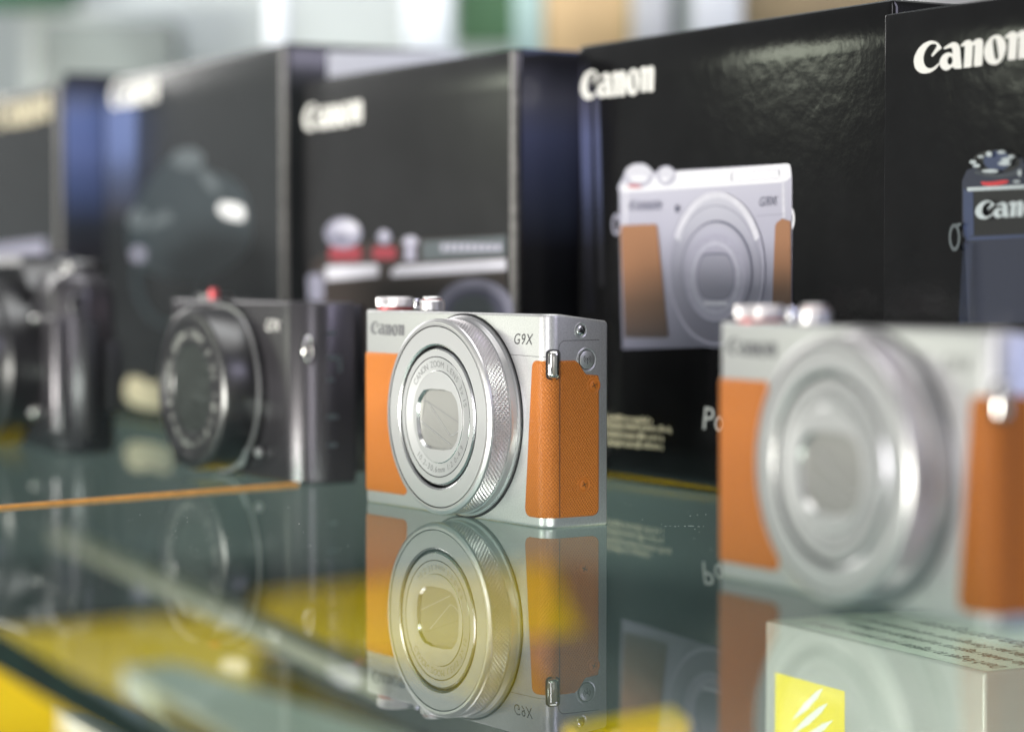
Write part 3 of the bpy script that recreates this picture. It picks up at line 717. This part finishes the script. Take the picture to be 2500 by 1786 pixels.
# wording near the foot of box 4
pr = Print(F4)
random.seed(11)
for (x0, x1, y0) in ((1400, 1592, 1012), (1400, 1636, 1030), (1400, 1620, 1052), (1400, 1618, 1073)):
    x = x0; nl = random.randint(3, 9)
    while x < x1:
        l = random.uniform(2.2, 4.6); yy = y0 + (x-1400)*.085; up = random.choice((5, 5, 9, 5, 10)); dn = random.choice((5, 5, 5, 8))
        if random.random() < .5: pr.poly([(x, yy+dn), (x+l, yy+dn), (x+l, yy-up), (x, yy-up)], M['tan_ink'], lay=1)
        else: pr.poly([(x, yy+5), (x+l, yy+5), (x+l, yy-5), (x, yy-5)], M['tan_ink'], lay=1, holes=[[(x+l*.35, yy+2.5), (x+l*.7, yy+2.5), (x+l*.7, yy-2.5), (x+l*.35, yy-2.5)]])
        x += l + .9; nl -= 1
        if nl < 0: x += 3.5; nl = random.randint(3, 9)
pr.build('caption_lines', T4)
pr = Print(F4); pr.text('PowerShot', (1712, 1046), (1990, 1082), 56, M['white_ink'], .12); pr.build('name_lettering', T4)

# box 3
T3, F3, W3, _ = carton('b3', (735, 196), (1256, 116), 142.0, 62, 'black box printed with a silver camera top and red dial, behind the middle camera', m='card_flat', r=2.4)
pr = Print(F3); pr.logo(742, 884, 322, M['white_ink'], 10, 298); pr.build('brand_lettering', T3)
c7 = lambda x, y: (650 + x/2.029, y/2.029)
pr = Print(F3, c7)
pr.poly([(225, 1300), (300, 1250), (480, 1200), (860, 1180), (1190, 1160), (1190, 1900), (225, 1900)], M['pk_dkbrown'])
pr.poly([(205, 1370), (240, 1350), (285, 1370), (285, 1480), (250, 1500), (210, 1480)], M['pk_silver3'])
pr.poly([(292, 1330), (300, 1318), (545, 1308), (556, 1318), (556, 1368), (300, 1388)], M['pk_light'])
pr.poly([(612, 1350), (650, 1316), (900, 1300), (1188, 1280), (1190, 1340), (900, 1356), (625, 1372)], M['pk_light'])
pr.poly([(770, 1195), (1190, 1165), (1190, 1265), (770, 1290)], M['pk_grey'])
for x in range(870, 1170, 34): pr.poly([(x, 1245), (x+24, 1243), (x+24, 1205), (x, 1208)], M['pk_silver'], lay=8)
pr.poly(rrect(315, 1222, 475, 1292, 18), M['pk_dred']); pr.poly(ell(385, 1155, 90, 76), M['pk_silver3']); pr.poly(ell(400, 1132, 66, 44), M['pk_silver']); pr.poly(ell(425, 1120, 34, 20), M['pk_light']); pr.poly(ell(372, 1176, 40, 16), M['pk_line'])
pr.poly(rrect(530, 1222, 650, 1285, 20), M['pk_dred']); pr.poly(ell(590, 1175, 34, 36), M['pk_silver3']); pr.poly(ell(588, 1160, 22, 18), M['pk_silver']); pr.poly(ell(720, 1195, 38, 26), M['pk_silver']); pr.poly([(700, 1200), (740, 1200), (750, 1290), (690, 1290)], M['pk_silver2'])
pr.poly(ell(1040, 1530, 190, 150), M['pk_silver3']); pr.poly(ell(1040, 1550, 150, 120), M['pk_line']); pr.poly(ell(1030, 1560, 110, 100), M['pk_grey'])
pr.build('product_picture', T3)

def painted_side_sheen(fr, T, W, D, px, y_lo, y_mid, y_hi, stops):  # blue-violet sheen of the box side, painted as a colour fade
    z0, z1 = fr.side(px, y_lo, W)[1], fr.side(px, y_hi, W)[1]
    m = zgrad('side_sheen_fade', stops, z0, z1, .3); mb = MB()
    mb.add([(W+.12, 2.6, 3), (W+.12, D-3, 3), (W+.12, D-3, fr.o.z + z1+4), (W+.12, 2.6, z1+4)], [(0,1,2,3)]); mb.build('painted_side_sheen', m, T, 0)
M['edge_grey'] = mat('worn_lit_card', (.20, .19, .185), .35, noise=.35, nscale=400)  # worn card tone, paled to carry the edge highlight
worn_lit_edge(T3, W3, 142, M['edge_grey'], -2.6)
painted_side_sheen(F3, T3, W3, 62, 1330, 700, 0, 150, [(.006,.006,.008), (.010,.010,.014), (.035,.04,.07), (.055,.063,.12), (.085,.095,.18), (.10,.10,.14), (.012,.012,.016)])

# box 2
T2, F2, W2, _ = carton('b2', (246, 195), (692, 102), 157, 75, 'large dark box printed with a ghostly grey SLR camera, behind the black compact', m='card_grey', r=3.0)
M['painted_blue_sheen2'] = zgrad('painted_pale_sheen', [(.03,.03,.034), (.05,.06,.10), (.10,.13,.26), (.11,.14,.28), (.03,.03,.034)], F2.front(290, 520)[1], F2.front(290, 200)[1], .25)  # painted blue sheen for the left of this front
pr = Print(F2); pr.poly([(256, 215), (335, 200), (330, 520), (262, 540)], M['painted_blue_sheen2'], lay=0); pr.build('painted_sheen_band', T2)
pr = Print(F2); pr.logo(270, 384, 268, M['white_ink'], 12, 245); pr.build('brand_lettering', T2)
c4 = lambda x, y: (x/2.32, y/2.32)
pr = Print(F2, c4)
pr.poly([(730, 1200), (860, 1000), (990, 860), (1100, 840), (1160, 960), (1330, 1010), (1420, 1120), (1430, 1420), (1250, 1560), (1100, 1600), (900, 1580), (720, 1450)], M['pk_teal'], smooth=2)
pr.poly(ell(1065, 900, 90, 60), M['pk_grey']); pr.poly([(1110, 960), (1200, 980), (1260, 1080), (1200, 1100)], M['pk_grey'], smooth=1)
pr.poly(ell(780, 1240, 55, 60), M['pk_grey']); pr.poly([(840, 1250), (960, 1180), (980, 1260), (850, 1340)], M['pk_grey'], smooth=1)
pr.ring((960, 1560), (170, 260), (205, 300), M['pk_teal']); pr.poly(ell(785, 1440, 40, 40), M['pk_silver3'])
pr.poly([(1235, 1150), (1300, 1145), (1385, 1165), (1390, 1240), (1360, 1255), (1245, 1220)], M['paper'], smooth=1)
pr.build('product_picture', T2)
pr = Print(F2)
pr.poly([(305, 985), (305, 922), (345, 918), (362, 940), (385, 928), (425, 945), (425, 1000), (380, 1002)], M['tan_ink'], smooth=1)
pr.build('caption_lines', T2)
worn_lit_edge(T2, W2, 157, M['edge_grey'], -2.4)
# pale patch on the side of box 2
ys0 = F2.side(800, 150, W2); 
mb = MB(); q = [F2.side(*p, W2) for p in ((800, 126), (1135, 128), (1135, 215), (800, 215))]
mb.add([(W2+.12, a, b) for a, b in q], [(0,1,2,3)]); mb.build('side_patch', mat('white_patch', (.93, .94, .96), .25), T2, 0)

# box 1
T1, F1, W1, _ = carton('b1', (-330, 296), (142, 200), 155, 78, 'dark grey box at the left edge behind the black SLR camera', m='card_grey', r=4.0)
pr = Print(F1); pr.logo(-15, 122, 318, M['tan_ink'], 14, 290)
pr.poly([(-320, 640), (112, 584), (112, 640), (-320, 700)], M['pk_silver3']); pr.build('front_print', T1); worn_lit_edge(T1, W1, 155, M['edge_grey'], -2.8)
painted_side_sheen(F1, T1, W1, 78, 200, 640, 0, 200, [(.02,.018,.024), (.03,.035,.05), (.08,.11,.24), (.13,.17,.36), (.11,.15,.33), (.01,.012,.02)])

# ------------------------------------------------------------------ black compact camera
def black_compact():
    yaw = radians(58); W, H, T_ = 103.0, 58.5, 20.0
    c = onz(738, 1185); fr = Frame(c.x - W*cos(yaw), c.y + W*sin(yaw), yaw)
    T = thing('compact_camera', fr, 'black compact camera with a lens cover ringed in pale lettering, left of the middle camera', 'camera')
    mb = MB()
    def out(ins, z):
        pts = []
        for cx, cy, rr, a0 in ((4, 4, 4, 180), (W-12, 12, 12, 270), (W-1.5, T_-1.5, 1.5, 0), (1.5, T_-1.5, 1.5, 90)):
            for i in range(9):
                a = radians(a0 + 90*i/8); pts.append((cx + (rr-ins)*cos(a), cy + (rr-ins)*sin(a), z))
        return pts
    mb.loft([out(.8, 0), out(0, .8), out(0, H-1), out(.3, H-.4), out(1, H)]); mb.build('body', M['dark_metal'], T, 40)
    mb = MB(); mb.rbox(14, T_, 3, W-2, T_+4.5, H-1, 1, 2); mb.build('tilting_screen', M['black_gloss'], T, 40)
    cx, cz = 47.5, 29.0
    def noc(mb): mb.f, mb.m = zip(*[(f, m) for f, m in zip(mb.f, mb.m) if len(f) == 4]); mb.f = list(mb.f); mb.m = list(mb.m)
    mb = MB(); mb.lathe([(29.5, 0), (29.5, -1.0), (28.6, -1.3), (28.0, -1.4)], cx, cz, 96); mb.build('lens_base_ring', M['black_gloss'], T, 30)
    mb = MB(); mb.lathe([(28.4, -1.4), (28.4, -1.9), (28.0, -2.0)], cx, cz, 96); mb.build('bright_ring', M['silver_ring'], T, 30)
    nn = 90
    mb = MB(); mb.lathe([(27, -2), (27.4, -2.3), (27.4, -12), (26.9, -13.2), (26.2, -13.6)], cx, cz, nn*4, rf=lambda a, t: .35*abs(sin(a*nn/2)) if -9 < t < -2.5 else 0)
    noc(mb); mb.build('control_ring', M['black'], T, 30)
    mb = MB(); mb.lathe([(26.2, -13.6), (25.6, -13.9), (22.4, -13.9), (22.0, -13.3), (15.4, -13.3), (15.0, -13.0), (0.001, -13.0)], cx, cz, 96)
    mb.m = [1 if (i//96 >= 5 and len(f) == 4) else 0 for i, f in enumerate(mb.f)]
    mb.m = [m_ for f, m_ in zip(mb.f, mb.m) if len(f) <= 4]; mb.f = [f for f in mb.f if len(f) <= 4]
    mb.poly([(cx + 15*cos(2*pi*i/96), cz + 15*sin(2*pi*i/96)) for i in range(96)], -13.0, 1)
    cap = mb.build('lens_cover', [M['black'], M['grey_disc']], T, 30)
    mb = MB()
    for arcs, txt, top in ((90, 'CANON ZOOM LENS 4.2x IS', True), (-90, '8.8-36.8mm 1:1.8-2.8', False)):
        size = 4.0; r = 18.6; n_ = len(txt); step = (3.05 if top else 2.45)/r
        for i, ch in enumerate(txt):
            if ch == ' ': continue
            vs, fs = text_polys(ch, size); mxx = (max(v[0] for v in vs) + min(v[0] for v in vs))/2
            a = radians(arcs) + (-(i-(n_-1)/2)*step if top else (i-(n_-1)/2)*step)
            o_ = []
            for vx, vy in vs:
                lx, ly = vx-mxx, vy-size*.33; rr = r + (ly if top else -ly); aa = a - lx/r if top else a + lx/r
                o_.append((cx + rr*cos(aa), -13.36, cz + rr*sin(aa)))
            mb.add(o_, fs)
    mb.build('lens_lettering', M['label_grey'], cap, 0, recalc=False)
    mb = MB(); mb.tube([(cx + 26*cos(radians(a)), -1.8 - (a+50)*0.05, cz + 30*sin(radians(a))) for a in (-58, -52, -46, -40)], .8, 8); mb.build('ring_lever', M['silver_ring'], T, 40)
    mb = MB(); mb.lathe([(1.6, 0), (1.6, -1.2), (1.0, -1.8), (0.001, -1.8)], 0, 0, 20); mb.build('release_button', M['silver_ring'], T, 40, xf=lambda v: Vector((cx + 27.5 + v.x, v.y - 1, 9 + v.z)))
    mb = MB(); put_logo(mb, 3, H-11.2, 21, -.08, cap=5); mb.build('brand_lettering', M['white_ink'], T, 0)
    mb = MB(); vs, fs = text_polys('G7X', 5.2, .2); mb.add([(W-26 + v[0], -.08, H-9.5 + v[1]) for v in vs], fs); mb.build('model_lettering', M['white_ink'], T, 0)
    mb = MB(); mb.lathe([(6.5, 0), (6.5, 1.2), (6, 1.6), (0.001, 1.6)], 16, H+.2, 60, 'z', cy=10); d = mb.build('mode_dial', M['black'], T, 30)
    mb = MB(); sx_ = fr.front(522, 715, 6)[0]; mb.lathe([(1.6, 0), (1.7, 1.0), (1.7, 3.4), (1.4, 3.8), (0.001, 3.8)], sx_, H, 48, 'z', cy=6); mb.build('shutter_button', M['red'], T, 30)
    mb = MB(); mb.tube([(W-.5, 2.5+1.4*cos(radians(a)), 43.5 + 4*sin(radians(a))) for a in range(0, 360, 30)], .5, 8, closed=True); mb.build('strap_lug', M['chrome'], T, 60, xf=lambda v: v)
    # port cover markings on the side
    mb = MB()
    for z, l in ((40, 5), (33, 2.5), (21, 4), (12, 3.5), (48, 3.5)):
        mb.add([(W+.08, 9, z), (W+.08, 9+l, z), (W+.08, 9+l, z+1.2), (W+.08, 9, z+1.2)], [(0,1,2,3)])
    mb.add([(W+.08, 13, 36), (W+.08, 14.2, 36), (W+.08, 14.2, 41.2), (W+.08, 13, 41.2)], [(0,1,2,3)])
    mb.build('port_marks', M['pk_grey'], T, 0)
black_compact()

# ------------------------------------------------------------------ black SLR camera, far left
def slr():
    yaw = radians(58); c = onz(150, 1112); W, H, T_ = 130.0, 68.0, 25.0
    fr = Frame(c.x - W*cos(yaw), c.y + W*sin(yaw), yaw)
    T = thing('slr_camera', fr, 'large black SLR camera with a deep grip, blurred at the left edge', 'camera')
    def outl(ins, z, k=1.0):
        pts = []
        for cx, cy, rr, a0 in ((6, 10, 6, 180), (W-40, 6, 6, 270), (W-12, 12, 12, 270), (W-10, T_-7, 6.9, 0), (6, T_-5, 5, 90)):
            n0 = 8
            for i in range(n0+1):
                a = radians(a0 + (90 if a0 != 270 or cx > W-20 else 20)*i/n0); x = cx + (rr-ins)*cos(a); y = cy + (rr-ins)*sin(a)
                if cx == W-40: y += 6; x += i*.2
                pts.append((x, y, z))
        return pts
    mb = MB(); mb.loft([outl(1.5, 0), outl(0, 2), outl(0, H-8), outl(2, H-3), outl(6, H)]); mb.build('body', M['dark_metal'], T, 45)
    mb = MB()
    for z0, z1 in ((6, 52),):
        mb.rbox(W-17, -1.2, z0, W-3, 6, z1, 3, 4)
    mb.build('hand_grip', M['dark_metal'], T, 50)
    # prism hump as a tapered loft
    def hump(y0, y1, x0, x1, z):
        return [(x0, y0, z), (x1, y0, z), (x1, y1, z), (x0, y1, z)]
    mb = MB(); mb.loft([hump(4, 32, 30, 88, H-6), hump(3, 31, 36, 82, H+3), hump(5, 28, 42, 76, H+6), hump(9, 25, 47, 71, H+7)]); mb.build('viewfinder_hump', M['black'], T, 30)
    mb = MB(); mb.lathe([(9, 0), (9, 5), (8, 6), (0.001, 6)], W-34, H-1.5, 60, 'z', cy=22, rf=lambda a, t: .25*abs(sin(a*24))); mb.build('mode_dial', M['black'], T, 30)
    mb = MB(); mb.lathe([(5, 0), (5, 2.5), (4, 3.2), (0.001, 3.2)], W-12, H-3, 40, 'z', cy=10); mb.build('shutter_button', M['silver_ring'], T, 30)
    cx, cz = 62, 33
    mb = MB(); mb.lathe([(33, 6), (33, -6), (31, -8), (30.5, -22), (31.5, -23), (31.5, -40), (30, -42), (28, -42), (25, -36), (0.001, -34)], cx, cz, 96); L_ = mb.build('lens_barrel', M['black'], T, 30)
    mb = MB(); mb.lathe([(32, -24), (32.4, -24.5), (32.4, -38), (32, -38.5)], cx, cz, 240, rf=lambda a, t: .35*(sin(a*60) > 0)); mb.m = [0]*len([f for f in mb.f if len(f) == 4]); mb.f = [f for f in mb.f if len(f) == 4]; mb.build('focus_ring', M['black_grip'], L_, 30)
    mb = MB(); mb.lathe([(25, -36.2), (15, -37.5), (0.001, -38)], cx, cz, 60); mb.build('front_element', M['black_gloss'], L_, 60)
    for (x, z, r) in ((W-38, 14, 3.2), (W-36, 50, 2.2)):
        mb = MB(); mb.lathe([(r*.6, 7), (r*.6, 3), (r*.4, 2), (0.001, 2)], x, z, 24); mb.build('front_button', M['chrome'], T, 40)
    mb = MB(); mb.tube([(W-1, 8 + 3*cos(radians(a)), H-12 + 4*sin(radians(a))) for a in range(0, 360, 30)], 1, 8, closed=True); mb.build('strap_lug', M['black'], T, 60)
    mb = MB()
    for y0, z0, z1 in ((9, 6, 50), (18, 16, 42)): mb.rbox(W-.8, y0, z0, W+.5, y0+6, z1, .6, 2)
    mb.build('port_cover', M['black_grip'], T, 40)
slr()

# ------------------------------------------------------------------ seam strip on the shelf
a, b = onz(-60, 1245.5, 0), onz(722, 1184, 0); d = (b-a).normalized(); q = Vector((-d.y, d.x, 0))*1.5
mb = MB()
P = [a-q, b-q, b+q, a+q]
mb.add([(p.x, p.y, .05) for p in P] + [(p.x, p.y, .9) for p in P], [(0,3,2,1),(4,5,6,7),(0,1,5,4),(1,2,6,5),(2,3,7,6),(3,0,4,7)])
tag(mb.build('edge_strip', mat('orange_strip', (.72, .33, .07), .4, noise=.15, nscale=300), None, 0), 'thin orange strip lying across the glass shelf on the left', 'strip')

# ------------------------------------------------------------------ under the glass
M['yellow'] = mat('yellow_card', (.92, .58, .001), .75, spec=.15, noise=.03, nscale=30)
M['pale_card'] = mat('pale_card', (.50, .52, .47), .38, noise=.05, nscale=40)
M['silver_card'] = mat('silver_card', (.41, .42, .40), .38, metal=.15, noise=.05, nscale=35, bump=.08, bscale=60)
M['cab'] = mat('cabinet_floor', (.085, .135, .14), .5, noise=.12, nscale=12)
M['rail'] = mat('beige_rail', (.34, .33, .27), .35, metal=.3, noise=.08, nscale=30)
mb = MB(); mb.box(-3500, -300, -430, 3500, 6500, -420)
tag(mb.build('floor', M['cab'], None, 0), kind='structure')

mb = MB(); mb.box(-3400, 2480, -419, 3400, 2500, -9)
tag(mb.build('cabinet_back', mat('cabinet_back_panel', (.095, .135, .138), .55, noise=.3, nscale=6), None, 0), 'dark teal back panel of the display cabinet below the glass shelf', 'panel')
def under_box(name, z, L_px, R_px, depth, h, m, label, cat='box', r=1.0):
    a, b = onz(*L_px, z), onz(*R_px, z); d = b-a
    fr = Frame(a.x, a.y, atan2(-d.y, d.x), z-h); W = d.length
    T = thing(name, fr, label, cat)
    mb = MB(); mb.rbox(0, 0, 0, W, depth, h, r, 3); mb.build('carton', m, T, 40)
    return T, fr, W
# silver box with yellow emblem
TN, FN, WN = under_box('product_box', -36, (1868, 1512), (2405, 1640), 84, 90, M['silver_card'], 'silver box with a yellow rayed emblem and printed top, under the glass at right')
zt = 90.0
def npx(px, py, off=0): return FN.front(px, py, off)
def fz(px, py):      # local on the front, z measured from the box's foot
    p = FN.front(px, py); return (p[0], p[1])
mb = MB(); sq = [fz(*p) for p in ((1893, 1640), (2063, 1684))]
x0, x1 = sq[0][0], sq[1][0]; z1 = sq[0][1]; S_ = (x1-x0)
mb.poly([(x0, z1-S_*1.35), (x1, z1-S_*1.35), (x1, z1), (x0, z1)], -.06, 0)
for i in range(8):
    p0 = Vector((x0 + S_*(.24 - .025*i), z1 - S_*(.36 + .125*i))); p1 = Vector((x0 + S_*(.70 + .18*min(1, i*.5) - .02*i), z1 - S_*(.02 + .10*i + .008*i*i)))
    d_ = p1 - p0; n_ = Vector((-d_.y, d_.x)).normalized()*S_*.034
    pts = [p0, p0.lerp(p1, .45) - n_, p0.lerp(p1, .8) - n_*.8, p1, p0.lerp(p1, .8) + n_*.7, p0.lerp(p1, .45) + n_*.8]
    mb.poly([(p.x, p.y) for p in pts], -.1, 1)
mb.build('rayed_emblem', [mat('emblem_yellow', (.80, .66, .02), .35), mat('emblem_white', (.78, .79, .74), .35)], TN, 0)
# printed top, read from the far side
mb = MB()
def top_text(txt, x_right, y, size, wd_):
    vs, fs = text_polys(txt, size)
    xr = max(v[0] for v in vs); k = wd_/xr
    mb.add([(x_right - v[0]*k, y - v[1]*k*1.5, zt+.12) for v in vs], fs)
top_text("Don't forget to register your product online at", WN-3.5, 10.5, 4.0, 92)
top_text('No olvides registrar tu producto en linea en', WN-4.5, 19.5, 4.0, 84)
top_text("N'oubliez pas d'enregistrer votre produit sur", WN-4.5, 28.5, 4.0, 88)
top_text('www.nikon.net/register', WN-5, 42.0, 7.2, 78)
mb.build('top_lettering', mat('grey_green_ink', (.07, .085, .075), .4), TN, 0)
mb = MB(); mb.add([(1.2, 1.2, zt+.05), (WN-1.2, 1.2, zt+.05), (WN-1.2, 82.5, zt+.05), (1.2, 82.5, zt+.05)], [(0,1,2,3)])
mb.build('top_panel', mat('top_panel', (.86, .93, .80), .4), TN, 0)
mb = MB(); vs, fs = text_polys('O', 12, 0); mb.add([(x0 + 79 + v[0]*1.4, -.06, z1-21 + v[1]) for v in vs], fs); mb.build('front_lettering', M['pk_line'], TN, 0)

# yellow boxes and others below
def slab_px(name, pts, z, h, m, label, cat):
    P = [onz(*p, z) for p in pts]; c = sum(P, Vector())/len(P)
    o = bpy.data.objects.new(name, None); 
    mb = MB(); n = len(P)
    if sum((P[i].x*P[(i+1)%n].y - P[(i+1)%n].x*P[i].y) for i in range(n)) < 0: P.reverse()
    mb.add([(p.x, p.y, z-h) for p in P] + [(p.x, p.y, z) for p in P], [tuple(reversed(range(n))), tuple(range(n, 2*n))] + [(i, (i+1) % n, n+(i+1) % n, n+i) for i in range(n)])
    ob = mb.build(name, m, None, 0); return tag(ob, label, cat)
slab_px('yellow_box', [(-120, 1548), (300, 1497), (545, 1470), (840, 1786), (700, 2300), (-120, 2300)], -230, 60, M['yellow'], 'big yellow box below the glass at the lower left corner', 'box')
slab_px('yellow_box', [(620, 1452), (1335, 1368), (1420, 1540), (690, 1600)], -230, 50, M['yellow'], 'yellow box below the glass under the middle camera', 'box')
slab_px('yellow_box', [(1380, 1765), (1640, 1722), (1680, 1755), (1400, 1800)], -120, 20, M['yellow'], 'small flat yellow box below the glass at bottom centre', 'box')
slab_px('pale_box', [(300, 1628), (430, 1616), (1000, 1800), (1300, 2000), (900, 2000)], -200, 25, M['pale_card'], 'long pale box below the glass between the yellow boxes', 'box')
slab_px('pale_box', [(150, 1718), (215, 1712), (520, 1830), (400, 1860)], -200, 20, M['pale_card'], 'short pale box in front of the glass edge at bottom left', 'box')
slab_px('dark_box', [(620, 1600), (830, 1575), (1200, 1720), (1350, 1900), (1000, 1790)], -205, 30, M['card_grey'], 'dark box below the glass under the black compact camera', 'box')
slab_px('dark_box', [(-200, 1380), (420, 1370), (600, 1470), (-200, 1545)], -225, 60, M['card_grey'], 'dark box below the glass at the left edge behind the yellow one', 'box')
slab_px('dark_box', [(1250, 1560), (1420, 1540), (1560, 1640), (1700, 1790), (1400, 1760)], -220, 60, M['card_grey'], 'dark box below the glass beside the middle camera', 'box')
slab_px('support_rail', [(120, 1292), (165, 1286), (960, 1640), (930, 1662)], -95, 8, M['rail'], 'beige metal rail running slantwise under the glass at left', 'rail')

# ------------------------------------------------------------------ shop behind
def back_thing(name, x0, x1, y0, y1, Y, t, m, label, cat, kind=None):
    a = aty(x0, y1, Y); b = aty(x1, y0, Y)
    mb = MB(); mb.rbox(a.x, Y, a.z, b.x, Y+t, b.z, min(3, t*.3, (b.x-a.x)*.3), 2)
    o = mb.build(name, m, None, 40)
    return tag(o, label, cat, kind=kind)
bw = mat('shop_wall_paint', (.42, .46, .46), .7, noise=.15, nscale=3)
back_thing('wall', -900, 4200, -900, 1700, 2600, 20, bw, None, None, 'structure')
back_thing('counter', 60, 1010, -300, 260, 1900, 60, mat('pale_counter', (.52, .56, .56), .6, noise=.25, nscale=5), 'pale grey display counter blurred behind the boxes', 'counter')
back_thing('banner', -500, 180, -400, 22, 1850, 20, mat('green_banner', (.03, .09, .05), .6, noise=.6, nscale=9), 'dark green banner blurred at the top left corner', 'banner')
back_thing('banner', 1110, 1560, -300, 110, 2100, 20, mat('green_banner_light', (.10, .22, .11), .6, noise=.3, nscale=6), 'green banner blurred behind the middle box', 'banner')
back_thing('display_case', 95, 420, 48, 300, 1820, 60, mat('case_grey', (.16, .18, .17), .5, noise=.5, nscale=9), 'dark grey display case blurred above the boxes at left', 'case')
glow = mat('bright_post', (.86, .90, .95), .3)
back_thing('shelf_post', 648, 702, -300, 330, 1290, 14, glow, 'slim white shelf post behind the large dark box', 'post')
back_thing('shelf_post', 985, 1105, -300, 300, 1500, 20, glow, 'wide white shelf post left of the green banner', 'post')
back_thing('shelf_post', 1255, 1328, -300, 300, 1500, 14, mat('teal_post', (.42, .58, .56), .4), 'pale teal shelf post above the middle box', 'post')
back_thing('cardboard_box', 1330, 1540, -60, 190, 1750, 120, mat('tan_card', (.55, .38, .20), .6, noise=.2, nscale=12), 'tan cardboard box blurred behind the boxes', 'box')
back_thing('shelf_post', 1545, 1640, -300, 260, 1500, 20, mat('grey_post', (.60, .60, .63), .4), 'pale grey shelf post right of the cardboard box', 'post')
back_thing('shelf_post', 1640, 1668, -300, 260, 1450, 20, mat('dark_post', (.12, .14, .13), .5), 'dark slim shelf post between two pale ones', 'post')
back_thing('shelf_post', 1690, 1815, -300, 240, 1400, 20, mat('white_post', (.74, .75, .80), .35), 'broad white shelf post above the silver camera picture', 'post')
back_thing('cardboard_box', 1840, 2190, -200, 200, 1600, 120, mat('brown_card', (.22, .16, .09), .6, noise=.4, nscale=14), 'brown carton blurred behind the boxes near the right', 'box')
fw = Frame(F5.o.x, F5.o.y, F5.yaw)
mb = MB(); p = [onz(2192, 3, 153), onz(2330, -6, 153)]
mb.rbox(4, 30, 2, 60, 58, HB+4, .6, 2)
Tw = thing('leaflet', F5, 'white folded leaflet showing above the rightmost box', 'leaflet'); 
mb = MB(); A_, B_ = F5.front(2195, 2, 64), F5.front(2400, 2, 64)
mb.rbox(A_[0], 63, 0, B_[0]+20, 66, max(A_[1], 20)+2.5, .5, 2); mb.build('sheet', M['paper'], Tw, 40)

# ------------------------------------------------------------------ dust on the glass
random.seed(21); mb = MB()
for i in range(170):
    px = random.uniform(300, 1850); py = random.uniform(1225, 1560) if i % 3 else random.uniform(1240, 1340)
    p = onz(px, py); r = random.uniform(.05, .14)
    mb.add([(p.x + r*cos(a)*random.uniform(.6, 1.3), p.y + r*sin(a)*random.uniform(.6, 1.3), .03) for a in (0, 1.05, 2.1, 3.15, 4.2, 5.25)] + [(p.x, p.y, .12)], [(k, (k+1) % 6, 6) for k in range(6)])
x = 1625
while x < 1720:
    p = onz(x, 1284 + random.uniform(-1, 1)); k_ = random.uniform(.1, .35); mb.box(p.x-k_, p.y-.04, .02, p.x+k_, p.y+.04, .06); x += random.uniform(3, 16)
tag(mb.build('dust', mat('dust', (.75, .78, .75), .8), None, 0), 'tiny pale dust specks lying on the glass', 'dust', kind='stuff')
